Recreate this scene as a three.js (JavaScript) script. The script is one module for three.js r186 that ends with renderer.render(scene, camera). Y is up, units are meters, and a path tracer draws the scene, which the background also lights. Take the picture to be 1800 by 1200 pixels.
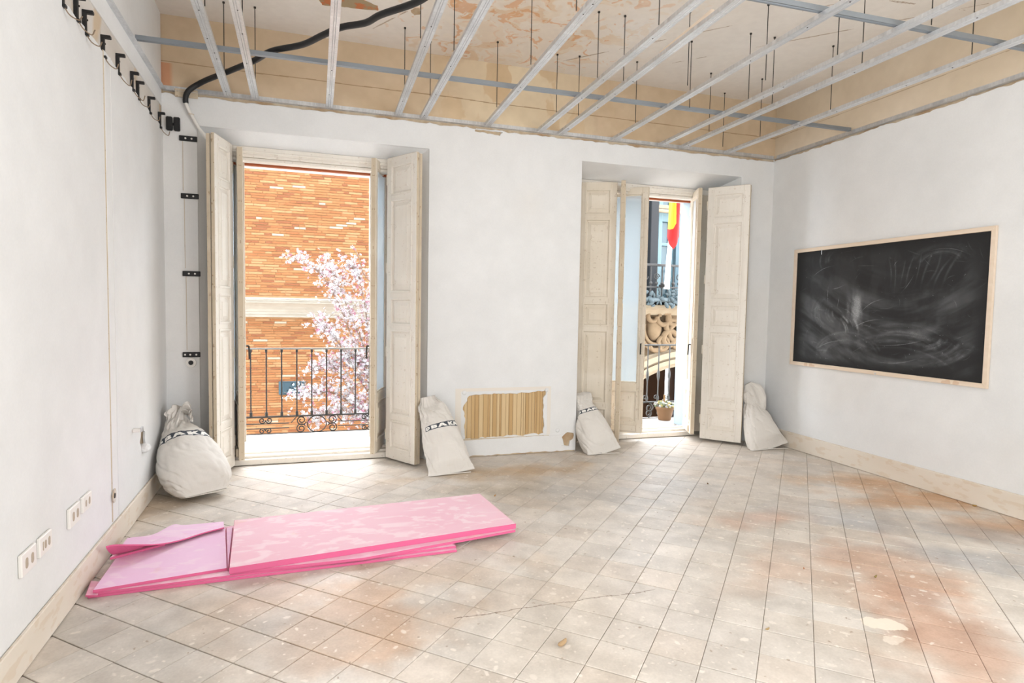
import * as THREE from 'three';
import { RectAreaLightUniformsLib } from 'three/addons/lights/RectAreaLightUniformsLib.js';
import { mergeGeometries } from 'three/addons/utils/BufferGeometryUtils.js';

// ---------------------------------------------------------------- camera, sky, light, exposure
const scene = new THREE.Scene();
const camera = new THREE.PerspectiveCamera(58.7387, 1.5, 0.05, 200);
camera.rotation.order = 'YXZ';
camera.position.set(1.1062, 1.36, 5.3493);
camera.rotation.set(-0.0574, -0.3154, 0.0178);
camera.setViewOffset(1800, 1200, 0, -5, 1800, 1200);
camera.updateMatrixWorld(true);

const renderer = new THREE.WebGLRenderer({ antialias: true });
renderer.toneMapping = THREE.LinearToneMapping;
renderer.toneMappingExposure = 0.86;
renderer.shadowMap.enabled = true;
RectAreaLightUniformsLib.init();

// bright, even overcast sky
scene.background = new THREE.Color().setRGB(10.8, 11.2, 11.8);

// added fill lights at invented side windows behind the viewer, standing in for daylight
const REAR = 7.6, SIDE_Z = 5.75, SIDE_W = 2.0, SIDE_Y = [0.4, 2.55];
for (const [x, to] of [[0.2, 6], [5.54, 0]]) {
  const l = new THREE.RectAreaLight(new THREE.Color().setRGB(0.93, 0.97, 1), 13.5, SIDE_W - 0.1, SIDE_Y[1] - SIDE_Y[0] - 0.1);
  l.position.set(x, (SIDE_Y[0] + SIDE_Y[1]) / 2, SIDE_Z);
  l.lookAt(to, (SIDE_Y[0] + SIDE_Y[1]) / 2, SIDE_Z);
  l.name = 'added_fill_light';
  scene.add(l);
}

// ---------------------------------------------------------------- numbers read from the photograph
const F = 600 / Math.tan(THREE.MathUtils.degToRad(58.7387 / 2)), PPY = 605;
const W = 5.737, AL = 0.029, AR = -0.0267, H = 3.0, HC = 3.56, C = camera.position;
const ray = (u, v) => new THREE.Vector3((u - 900) / F, -(v - PPY) / F, -1).applyQuaternion(camera.quaternion);
const floorAt = (u, v, y = 0) => { const d = ray(u, v); return d.multiplyScalar((y - C.y) / d.y).add(C); };
const zAt = (u, v, z = 0) => { const d = ray(u, v); return d.multiplyScalar((z - C.z) / d.z).add(C); };
const slopeAt = (u, v, a, x0) => { const d = ray(u, v); return d.multiplyScalar((x0 + a * C.z - C.x) / (d.x - a * d.z)).add(C); };
const leftAt = (u, v) => slopeAt(u, v, AL, 0);

// ---------------------------------------------------------------- helpers
function rng(seed) { let a = seed >>> 0; return () => { a = (a + 0x6D2B79F5) | 0; let t = Math.imul(a ^ (a >>> 15), 1 | a); t = (t + Math.imul(t ^ (t >>> 7), 61 | t)) ^ t; return ((t ^ (t >>> 14)) >>> 0) / 4294967296; }; }
const hash = (i, j, s) => { let n = Math.imul(i, 374761393) ^ Math.imul(j, 668265263) ^ Math.imul(s, 974634777); n = Math.imul(n ^ (n >>> 13), 1274126177); return ((n ^ (n >>> 16)) >>> 0) / 4294967296; };
function vn(x, y, s = 1) {
  const i = Math.floor(x), j = Math.floor(y), fx = x - i, fy = y - j, a = fx * fx * (3 - 2 * fx), b = fy * fy * (3 - 2 * fy);
  const p = hash(i, j, s), q = hash(i + 1, j, s), r = hash(i, j + 1, s), t = hash(i + 1, j + 1, s);
  return p + (q - p) * a + (r - p) * b + (p - q - r + t) * a * b;
}
function fbm(x, y, o = 4, s = 1) { let v = 0, w = 0.5, n = 0; for (let k = 0; k < o; k++) { v += w * vn(x, y, s + k * 17); n += w; w *= 0.5; x = x * 2.03 + 5.1; y = y * 2.03 + 3.7; } return v / n; }
const clamp = (x, a = 0, b = 1) => Math.min(b, Math.max(a, x));
const sm = (a, b, x) => { const t = clamp((x - a) / (b - a)); return t * t * (3 - 2 * t); };
const mix3 = (a, b, t) => [a[0] + (b[0] - a[0]) * t, a[1] + (b[1] - a[1]) * t, a[2] + (b[2] - a[2]) * t];

// fn(x in metres, y in metres) -> sRGB triple 0..255; covers w x h metres, uv in metres
function tex(pw, ph, w, h, fn, srgb = true, ox = 0, oy = 0) {
  const d = new Uint8Array(pw * ph * 4);
  for (let j = 0; j < ph; j++) for (let i = 0; i < pw; i++) {
    const c = fn(ox + (i + 0.5) / pw * w, oy + (j + 0.5) / ph * h), k = (j * pw + i) * 4;
    d[k] = clamp(c[0], 0, 255); d[k + 1] = clamp(c[1], 0, 255); d[k + 2] = clamp(c[2], 0, 255); d[k + 3] = 255;
  }
  const t = new THREE.DataTexture(d, pw, ph);
  t.colorSpace = srgb ? THREE.SRGBColorSpace : THREE.NoColorSpace;
  t.wrapS = t.wrapT = THREE.MirroredRepeatWrapping; t.magFilter = THREE.LinearFilter; t.minFilter = THREE.LinearMipmapLinearFilter; t.generateMipmaps = true;
  t.repeat.set(1 / w, 1 / h); t.offset.set(-ox / w, -oy / h);
  t.needsUpdate = true;
  return t;
}
const std = (o) => new THREE.MeshStandardMaterial({ roughness: 0.85, ...o });

function chamferBox(x0, x1, y0, y1, z0, z1, r = 0.002) {
  const h = [(x1 - x0) / 2, (y1 - y0) / 2, (z1 - z0) / 2], c = [(x0 + x1) / 2, (y0 + y1) / 2, (z0 + z1) / 2];
  r = Math.min(r, h[0] * 0.49, h[1] * 0.49, h[2] * 0.49);
  const P = (s, k) => [0, 1, 2].map((a) => c[a] + s[a] * (a === k ? h[a] : h[a] - r));
  const out = [];
  const tri = (a, b, d) => {
    const n = [0, 1, 2].map((k) => (b[(k + 1) % 3] - a[(k + 1) % 3]) * (d[(k + 2) % 3] - a[(k + 2) % 3]) - (b[(k + 2) % 3] - a[(k + 2) % 3]) * (d[(k + 1) % 3] - a[(k + 1) % 3]));
    const m = [0, 1, 2].map((k) => (a[k] + b[k] + d[k]) / 3 - c[k]);
    if (n[0] * m[0] + n[1] * m[1] + n[2] * m[2] < 0) out.push(...a, ...d, ...b); else out.push(...a, ...b, ...d);
  };
  const quad = (a, b, d, e) => { tri(a, b, d); tri(a, d, e); };
  for (let k = 0; k < 3; k++) {
    const i = (k + 1) % 3, j = (k + 2) % 3;
    for (const s of [-1, 1]) {
      const q = [[-1, -1], [1, -1], [1, 1], [-1, 1]].map(([a, b]) => { const v = [0, 0, 0]; v[k] = s; v[i] = a; v[j] = b; return P(v, k); });
      quad(...q);
    }
    if (r > 0) for (const a of [-1, 1]) for (const b of [-1, 1]) {   // edges along k
      const v = (e) => { const w = [0, 0, 0]; w[k] = e; w[i] = a; w[j] = b; return w; };
      quad(P(v(-1), i), P(v(1), i), P(v(1), j), P(v(-1), j));
    }
  }
  if (r > 0) for (const a of [-1, 1]) for (const b of [-1, 1]) for (const d of [-1, 1]) tri(P([a, b, d], 0), P([a, b, d], 1), P([a, b, d], 2));
  const g = new THREE.BufferGeometry();
  g.setAttribute('position', new THREE.Float32BufferAttribute(out, 3));
  g.computeVertexNormals();
  return uvm(g);
}
const bx = chamferBox;
function flat(g) { g = g.index ? g.toNonIndexed() : g; for (const k of Object.keys(g.attributes)) if (!['position', 'normal', 'uv', 'color'].includes(k)) g.deleteAttribute(k); return g; }
function uvm(g) {   // uv in metres from the dominant face normal
  g = flat(g);
  const p = g.attributes.position, uv = new Float32Array(p.count * 2), a = new THREE.Vector3(), b = new THREE.Vector3(), c = new THREE.Vector3(), n = new THREE.Vector3();
  for (let i = 0; i < p.count; i += 3) {
    a.fromBufferAttribute(p, i); b.fromBufferAttribute(p, i + 1); c.fromBufferAttribute(p, i + 2);
    n.copy(b).sub(a).cross(c.clone().sub(a));
    const x = Math.abs(n.x), y = Math.abs(n.y), z = Math.abs(n.z);
    [a, b, c].forEach((v, k) => { const [s, t] = x > y && x > z ? [v.z, v.y] : y > z ? [v.x, v.z] : [v.x, v.y]; uv[(i + k) * 2] = s; uv[(i + k) * 2 + 1] = t; });
  }
  g.setAttribute('uv', new THREE.BufferAttribute(uv, 2));
  return g;
}
function merge(list) {
  list = list.map(flat);
  const col = list.some((g) => g.attributes.color);
  for (const g of list) {
    if (!g.attributes.normal) g.computeVertexNormals();
    if (!g.attributes.uv) g.setAttribute('uv', new THREE.BufferAttribute(new Float32Array(g.attributes.position.count * 2), 2));
    if (col && !g.attributes.color) g.setAttribute('color', new THREE.BufferAttribute(new Float32Array(g.attributes.position.count * 3).fill(1), 3));
    if (!col && g.attributes.color) g.deleteAttribute('color');
  }
  return mergeGeometries(list);
}
const taken = new Map();
function numbered(n) { const k = taken.get(n) ?? 0; taken.set(n, k + 1); return k ? n + '_' + String(k).padStart(3, '0') : n; }
function mesh(name, geo, mat, parent) {
  const m = new THREE.Mesh(Array.isArray(geo) ? merge(geo) : geo, mat);
  m.name = parent ? name : numbered(name); m.castShadow = m.receiveShadow = true;
  (parent ?? scene).add(m);
  return m;
}
function tag(o, label, category, group, kind) { if (label) o.userData.label = label; if (category) o.userData.category = category; if (group) o.userData.group = group; if (kind) o.userData.kind = kind; return o; }
function thing(name, label, category, group) { const g = new THREE.Group(); g.name = numbered(name); scene.add(g); return tag(g, label, category, group); }
function structure(name, label, category) { const g = new THREE.Group(); g.name = name; scene.add(g); g.userData.kind = 'structure'; if (label) g.userData.label = label; if (category) g.userData.category = category; return g; }
function settle(g) {   // move the group's origin to its base without moving its parts
  g.updateMatrixWorld(true);
  const b = new THREE.Box3().setFromObject(g), base = new THREE.Vector3((b.min.x + b.max.x) / 2, b.min.y, (b.min.z + b.max.z) / 2);
  const inv = g.worldToLocal(base.clone());
  for (const c of g.children) c.position.sub(inv);
  g.position.copy(base);
  return g;
}
const tube = (pts, r, seg = 40, rad = 8, closed = false) => new THREE.TubeGeometry(new THREE.CatmullRomCurve3(pts, closed), seg, r, rad, closed);
function rod(a, b, r, rad = 8, r2 = r) { const d = b.clone().sub(a), g = new THREE.CylinderGeometry(r2, r, d.length(), rad); g.applyQuaternion(new THREE.Quaternion().setFromUnitVectors(new THREE.Vector3(0, 1, 0), d.clone().normalize())); const m = a.clone().add(b).multiplyScalar(0.5); return g.translate(m.x, m.y, m.z); }
const V = (x, y, z) => new THREE.Vector3(x, y, z);
function prism(poly, y0, y1) {   // plan polygon [[x,z],...] pulled up
  const s = new THREE.Shape(poly.map(([x, z]) => new THREE.Vector2(x, -z)));
  return uvm(new THREE.ExtrudeGeometry(s, { depth: y1 - y0, bevelEnabled: false }).rotateX(-Math.PI / 2).translate(0, y0, 0));
}
function alongX(poly, x0, x1) {   // section [[z,y],...] pulled along x
  const s = new THREE.Shape(poly.map(([z, y]) => new THREE.Vector2(-z, y)));
  return uvm(new THREE.ExtrudeGeometry(s, { depth: x1 - x0, bevelEnabled: false }).rotateY(Math.PI / 2).translate(x0, 0, 0));
}
function ragged(a, b, step, amp, seed) {   // points of a broken edge from a to b (b left out)
  const L = a.distanceTo(b), n = Math.max(2, Math.round(L / step)), t = b.clone().sub(a), nx = -t.y / L, ny = t.x / L, o = [];
  for (let i = 0; i < n; i++) { const k = (fbm(i * 0.55, seed * 7.3, 3, seed) - 0.5) * 2 * amp * (i ? 1 : 0); o.push(new THREE.Vector2(a.x + t.x * i / n + nx * k, a.y + t.y * i / n + ny * k)); }
  return o;
}
const V2 = (x, y) => new THREE.Vector2(x, y);

// ---------------------------------------------------------------- materials
const plasterTex = tex(768, 768, 3, 3, (x, y) => {
  const a = fbm(x * 1.6, y * 1.6, 5, 3), b = fbm(x * 9, y * 9, 3, 9), c = vn(x * 160, y * 160, 4);
  const k = 229 + (a - 0.5) * 12 + (b - 0.5) * 6 + (c - 0.5) * 3, w = sm(0.52, 0.75, fbm(x * 0.9 + 4, y * 0.9, 3, 21)) * 5;
  return [k, k - w * 0.3, k - 0.5 - w * 0.7];
});
const plasterBump = tex(512, 512, 1.5, 1.5, (x, y) => { const k = 128 + (fbm(x * 14, y * 14, 5, 31) - 0.5) * 160; return [k, k, k]; }, false);
const M = {};
M.plaster = std({ map: plasterTex, bumpMap: plasterBump, bumpScale: 0.0006, roughness: 0.92 });
M.raw = std({ map: tex(512, 512, 1.2, 1.2, (x, y) => { const a = fbm(x * 7, y * 7, 4, 5), b = fbm(x * 40, y * 40, 2, 6); return mix3([206, 190, 166], [172, 142, 108], clamp(a * 1.5 - 0.3 + (b - 0.5) * 0.4)); }), roughness: 0.95 });
M.strip = std({ map: tex(1024, 512, 4, 1, (x, y) => { const a = fbm(x * 3, y * 6, 5, 41), s = sm(0.55, 0.7, fbm(x * 5, y * 2.4, 4, 42)); return mix3(mix3([222, 217, 211], [200, 191, 181], a), [200, 172, 136], s * 0.65); }), roughness: 0.92 });
M.ochre = std({
  map: tex(2048, 256, 6, 0.75, (x, y) => {   // x along the wall, y above the channel line
    y -= H;
    const n = fbm(x * 2.2, y * 3, 5, 51), n2 = fbm(x * 14, y * 14, 3, 52);
    let c = mix3([216, 195, 168], [197, 172, 140], n);
    c = mix3(c, [208, 188, 160], sm(4.2, 5.6, x) * 0.25);
    const wet = Math.exp(-Math.pow((x - 2.85) / 0.75, 2));
    const m = sm(0.42, 0.5, fbm(x * 2.6 + 9, y * 3.2, 5, 53) * 0.75 + wet * 0.28);
    c = mix3(c, [224, 206, 176], m * wet);
    const m2 = sm(0.56, 0.6, fbm(x * 4.1 + 3, y * 2.6, 5, 54) + wet * 0.06);
    c = mix3(c, [206, 176, 138], m2 * wet * 0.7);
    if (x < 0.1) c = mix3(c, [206, 140, 104], sm(0.09, 0.05, x + 0.02 * n) * (y < 0.2 && y > 0.03 ? 0.7 : 0));
    const seam = Math.abs(y - 0.205 - 0.012 * fbm(x * 3, 1, 3, 55));
    if (seam < 0.0035) c = mix3(c, [150, 122, 90], 0.7);
    return c.map((v) => v + (n2 - 0.5) * 12);
  }, true, 0, H - 0.06), roughness: 0.95,
});
M.beige = std({
  map: tex(1024, 192, 8, 0.75, (x, y) => {
    y -= H;
    const n = fbm(x * 2, y * 3, 5, 61), n2 = fbm(x * 13, y * 13, 3, 62);
    let c = mix3([226, 211, 190], [208, 190, 163], n);
    if (Math.abs(y - 0.21 - 0.01 * n) < 0.003) c = mix3(c, [170, 145, 115], 0.6);
    return c.map((v) => v + (n2 - 0.5) * 9);
  }, true, 0, H - 0.06), roughness: 0.95,
});
{ // true ceiling: off-white skim coat, coming off in orange flakes where water got in
  const cr = [[[1.55, 0.3], [3.3, 3.4]], [[3.2, 0.25], [5.3, 2.6]], [[3.9, 0.3], [5.6, 2.2]], [[4.2, 1.9], [5.7, 2.1]], [[2.3, 1.2], [2.5, 2.2]]];
  M.ceiling = std({
    map: tex(1200, 1000, 6.4, 5.4, (x, z) => {
      const n = fbm(x * 1.1, z * 1.1, 4, 71), f = fbm(x * 22, z * 22, 3, 72);
      let c = mix3([240, 234, 227], [230, 221, 210], n);
      const wx = x + (fbm(x * 5, z * 5, 3, 76) - 0.5) * 0.35, wz = z + (fbm(x * 5, z * 5, 3, 77) - 0.5) * 0.35;
      const wet = Math.exp(-Math.pow((wx - 2.62) / 0.72, 2) - Math.pow((wz - 0.85) / 1.05, 2));
      c = mix3(c, [234, 212, 186], clamp(wet * 1.1) * 0.45);
      const flake = fbm(wx * 6.5, wz * 6.5, 6, 73);
      c = mix3(c, [226, 192, 152], sm(0.555, 0.575, flake * 0.86 + wet * 0.16) * clamp(wet * 2.2) * 0.55);
      const hot = fbm(wx * 15 + 5, wz * 13, 5, 74);
      c = mix3(c, [222, 156, 104], sm(0.63, 0.66, hot * 0.85 + wet * 0.14) * clamp(wet * 2.6) * 0.55);
      c = mix3(c, [238, 226, 210], sm(0.58, 0.6, fbm(wx * 6, wz * 6 + 8, 4, 75)) * clamp(wet * 2) * 0.6);
      for (const [[ax, az], [bx_, bz]] of cr) {
        const t = clamp(((x - ax) * (bx_ - ax) + (z - az) * (bz - az)) / ((bx_ - ax) ** 2 + (bz - az) ** 2));
        const d = Math.hypot(x - ax - t * (bx_ - ax), z - az - t * (bz - az)) + (fbm(x * 8, z * 8, 2, 78) - 0.5) * 0.02;
        if (Math.abs(d) < 0.004 && vn(x * 5, z * 5, 79) > 0.3) c = mix3(c, [150, 125, 100], 0.6);
      }
      return c.map((v) => v + (f - 0.5) * 8);
    }, true, -0.3, -0.3), roughness: 0.95,
  });
}
const paint = (a, b, seed, wear = 0.6) => tex(512, 512, 0.9, 0.9, (x, y) => {
  const n = fbm(x * 3, y * 9, 4, seed), g = fbm(x * 60, y * 8, 2, seed + 1), ch = sm(0.74, 0.8, fbm(x * 46, y * 46, 3, seed + 2));
  return mix3(mix3(a, b, n), [140, 112, 84], ch * wear).map((v) => v + (g - 0.5) * 5);
});
M.paint = std({ map: paint([238, 232, 223], [229, 221, 209], 81, 0.16), roughness: 0.5 });
M.paintWorn = std({ map: paint([231, 221, 206], [216, 203, 183], 91, 0.22), roughness: 0.6 });
M.edge = std({ map: paint([212, 198, 176], [190, 172, 146], 95, 0.6), roughness: 0.7 });
M.varnish = std({ color: new THREE.Color('#a8552b'), roughness: 0.4 });
M.dark = std({ color: new THREE.Color('#1c1a19'), roughness: 0.6 });
M.blackPlastic = std({ color: new THREE.Color('#141416'), roughness: 0.5 });
M.whitePlastic = std({ color: new THREE.Color('#ece8e2'), roughness: 0.35 });
M.greyHole = std({ color: new THREE.Color('#b7a896'), roughness: 0.7 });
M.steel = new THREE.MeshStandardMaterial({ map: tex(512, 512, 0.6, 0.6, (x, y) => { const n = fbm(x * 30, y * 7, 4, 101), s = vn(x * 120, y * 60, 102); const k = 212 + (n - 0.5) * 34 + (s - 0.5) * 14; return [k - 2, k, k + 3]; }), metalness: 0.6, roughness: 0.36 });
M.steelDull = new THREE.MeshStandardMaterial({ color: new THREE.Color('#8d949b'), metalness: 0.6, roughness: 0.4 });
M.iron = std({ color: new THREE.Color('#33302c'), roughness: 0.55, metalness: 0.3 });
M.whitened = new THREE.MeshPhysicalMaterial({ color: new THREE.Color('#dfe6ea'), roughness: 0.5, transmission: 0.62, thickness: 0, ior: 1.5 });  // glass whitened in its colour, standing in for reflections and glare on the panes
M.glass = new THREE.MeshPhysicalMaterial({ color: 0xffffff, roughness: 0.03, transmission: 1, thickness: 0, ior: 1.5 });
M.outer = std({ map: tex(512, 512, 2, 2, (x, y) => { const n = fbm(x * 3, y * 3, 4, 111); return mix3([166, 181, 190], [150, 167, 177], n); }), roughness: 0.9 });
M.baseCream = std({ map: tex(1024, 256, 3, 0.3, (x, y) => { const n = fbm(x * 2, y * 8, 5, 121), w = sm(0.58, 0.68, fbm(x * 14, y * 40, 5, 122)); return mix3(mix3([232, 223, 211], [220, 207, 190], n), [206, 180, 150], w * 0.28); }), roughness: 0.8 });
M.slab = std({ map: tex(512, 512, 2, 2, (x, y) => { const n = fbm(x * 4, y * 4, 5, 131), c = Math.abs(fbm(x * 2.2, y * 2.2, 4, 132) - 0.5) < 0.008 ? 0.5 : 0; return mix3(mix3([216, 209, 201], [198, 190, 182], n), [150, 138, 126], c); }), roughness: 0.9 });

// ---------------------------------------------------------------- window data (inner opening, timber frame, outer opening)
const WIN = [
  { x0: 0.238, x1: 2.06, top0: 2.745, zf: -0.155, xf0: 0.36, xf1: 1.93, topf: 2.66, ox0: 0.44, ox1: 1.76, headY: 2.548, ot: 2.605 },
  { x0: 3.52, x1: 5.33, top0: 2.775, zf: -0.36, xf0: 3.6, xf1: 5.22, topf: 2.69, ox0: 3.72, ox1: 5.09, headY: 2.585, ot: 2.612 },
];
const ZO = -0.76, YB = -4.2;
for (const w of WIN) { w.or0 = w.ox0 - 0.03; w.or1 = w.ox1 + 0.055; }

// ---------------------------------------------------------------- floor
const TS = 0.2, TA = THREE.MathUtils.degToRad(43.5), T0 = floorAt(1424, 955);
const ex = [Math.cos(TA), Math.sin(TA)], ez = [-Math.sin(TA), Math.cos(TA)];
const floorMap = (() => {
  const spot = (u, v, rx, rz, c, s, ang = 0) => { const p = floorAt(u, v); return { x: p.x, z: p.z, rx, rz, c, s, ca: Math.cos(ang), sa: Math.sin(ang) }; };
  const S = [
    spot(620, 1100, 0.42, 0.34, [194, 150, 114], 0.6), spot(480, 1060, 0.45, 0.2, [200, 160, 126], 0.45), spot(760, 1010, 0.5, 0.22, [206, 178, 150], 0.4),
    spot(1570, 1020, 0.62, 0.3, [184, 142, 116], 0.62, -0.75), spot(1660, 1120, 0.5, 0.3, [180, 138, 114], 0.6, -0.75), spot(1350, 910, 0.35, 0.16, [198, 150, 124], 0.5), spot(1400, 1000, 0.5, 0.3, [196, 164, 142], 0.5),
    spot(1480, 845, 0.45, 0.2, [206, 164, 122], 0.5, 0.3), spot(1640, 880, 0.65, 0.22, [196, 144, 98], 0.68, 0.15), spot(1780, 925, 0.6, 0.25, [192, 140, 98], 0.62, 0.2), spot(1560, 855, 0.5, 0.2, [202, 152, 108], 0.55),
    spot(1650, 930, 0.7, 0.18, [150, 150, 152], 0.55, 0.5), spot(1750, 985, 0.5, 0.18, [148, 149, 152], 0.5, 0.6), spot(1480, 900, 0.6, 0.2, [186, 184, 182], 0.45, 0.4),
    spot(900, 830, 0.8, 0.22, [186, 150, 108], 0.6), spot(960, 870, 0.7, 0.3, [172, 162, 150], 0.5), spot(1130, 860, 0.7, 0.4, [190, 186, 182], 0.5), spot(860, 860, 0.4, 0.2, [160, 148, 130], 0.45),
    spot(250, 890, 0.4, 0.35, [186, 158, 124], 0.5), spot(170, 1110, 0.5, 0.4, [184, 178, 170], 0.5), spot(430, 1120, 0.4, 0.4, [178, 168, 156], 0.5), spot(560, 880, 0.7, 0.3, [190, 186, 180], 0.45),
    spot(1100, 1080, 0.6, 0.4, [196, 182, 166], 0.3), spot(1300, 1120, 0.4, 0.4, [190, 182, 174], 0.35), spot(1740, 850, 0.4, 0.15, [200, 156, 116], 0.5),
  ];
  const R = rng(77), chips = [], cell = new Map();
  const addChip = (x, z, l, w, a, c, s) => { const m = { x, z, l, w, ca: Math.cos(a), sa: Math.sin(a), c, s }; chips.push(m); const r = l; for (let i = Math.floor((x - r) / 0.1); i <= Math.floor((x + r) / 0.1); i++) for (let j = Math.floor((z - r) / 0.1); j <= Math.floor((z + r) / 0.1); j++) { const k = i + ',' + j; if (!cell.has(k)) cell.set(k, []); cell.get(k).push(m); } };
  for (let i = 0; i < 11000; i++) {
    const x = R() * 6 - 0.1, z = R() * 5.2 - 0.4, big = R() < 0.16, l = big ? 0.008 + R() * 0.012 : 0.003 + R() * 0.006, dens = fbm(x * 0.8, z * 0.8, 3, 141);
    if (dens < 0.3 + R() * 0.25) continue;
    addChip(x, z, l, l * (0.3 + R() * 0.4), R() * 3.2, R() < 0.9 || big ? [234, 224, 212] : [138, 116, 94], 0.25 + R() * 0.55);
  }
  const pl = floorAt(1552, 1096), pl2 = floorAt(1580, 1124), ka = floorAt(800, 1086), kb = floorAt(960, 1062), kc = floorAt(1150, 1036);
  const seg = (x, z, a, b) => { const t = clamp(((x - a.x) * (b.x - a.x) + (z - a.z) * (b.z - a.z)) / ((b.x - a.x) ** 2 + (b.z - a.z) ** 2)); return Math.hypot(x - a.x - t * (b.x - a.x), z - a.z - t * (b.z - a.z)); };
  return tex(1450, 1350, 6.2, 5.8, (x, z) => {
    const dx = x - T0.x, dz = z - T0.z, ti = Math.floor((dx * ex[0] + dz * ex[1]) / TS), tj = Math.floor((dx * ez[0] + dz * ez[1]) / TS);
    const n = fbm(x * 1.5, z * 1.5, 4, 151), n2 = fbm(x * 11, z * 11, 4, 152), n3 = vn(x * 190, z * 190, 153);
    let c = mix3([217, 209, 200], [200, 189, 176], n);
    const wob = (fbm(x * 4.4, z * 4.4, 5, 154) - 0.5) * 2.2;
    for (const s of S) { const ax = x - s.x, az = z - s.z, px = (ax * s.ca + az * s.sa) / s.rx, pz = (-ax * s.sa + az * s.ca) / s.rz, d = Math.hypot(px, pz) + wob * 0.75; if (d < 1.5) c = mix3(c, s.c, s.s * sm(1.35, 0.25, d)); }
    const t = hash(ti, tj, 161), t2 = hash(ti, tj, 162);
    c = c.map((v) => v * (0.97 + t * 0.06)); c = mix3(c, [204, 178, 154], t2 > 0.8 ? 0.16 : 0); c = mix3(c, [196, 195, 194], t2 < 0.16 ? 0.18 : 0);
    c = c.map((v) => v + (n2 - 0.5) * 36 + (n3 - 0.5) * 12);
    for (const m of cell.get(Math.floor(x / 0.1) + ',' + Math.floor(z / 0.1)) ?? []) { const ax = x - m.x, az = z - m.z, p = (ax * m.ca + az * m.sa) / m.l, q = (-ax * m.sa + az * m.ca) / m.w; if (p * p + q * q < 1) c = mix3(c, m.c, m.s); }
    const e = fbm(x * 13, z * 13, 3, 171);
    if (Math.hypot((x - pl.x) * 0.8 + (z - pl.z) * 0.4, (z - pl.z) * 1.3 - (x - pl.x) * 0.5) < 0.075 + (e - 0.5) * 0.1) c = mix3(c, [236, 222, 204], 0.85);
    if (Math.hypot((x - pl2.x) * 0.8 + (z - pl2.z) * 0.4, (z - pl2.z) * 1.5 - (x - pl2.x) * 0.5) < 0.05 + (e - 0.5) * 0.14) c = mix3(c, [234, 222, 206], 0.6);
    const w = (fbm(x * 12, z * 12, 3, 172) - 0.5) * 0.03;
    if (Math.min(seg(x + w, z - w, ka, kb), seg(x + w, z - w, kb, kc)) < 0.0028) c = mix3(c, [122, 104, 86], 0.75);
    return c;
  }, true, -0.2, -0.5);
})();
M.tile = std({ map: floorMap, roughness: 0.42 });
M.grout = std({ color: new THREE.Color('#9c8d7b'), roughness: 0.95 });
const floorStruct = structure('floor', 'worn beige square tiles laid diagonally across the room', 'floor');
mesh('screed', bx(-0.2, W + 0.2, -0.2, -0.007, ZO + 0.02, REAR + 0.2, 0), M.grout, floorStruct);
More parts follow.
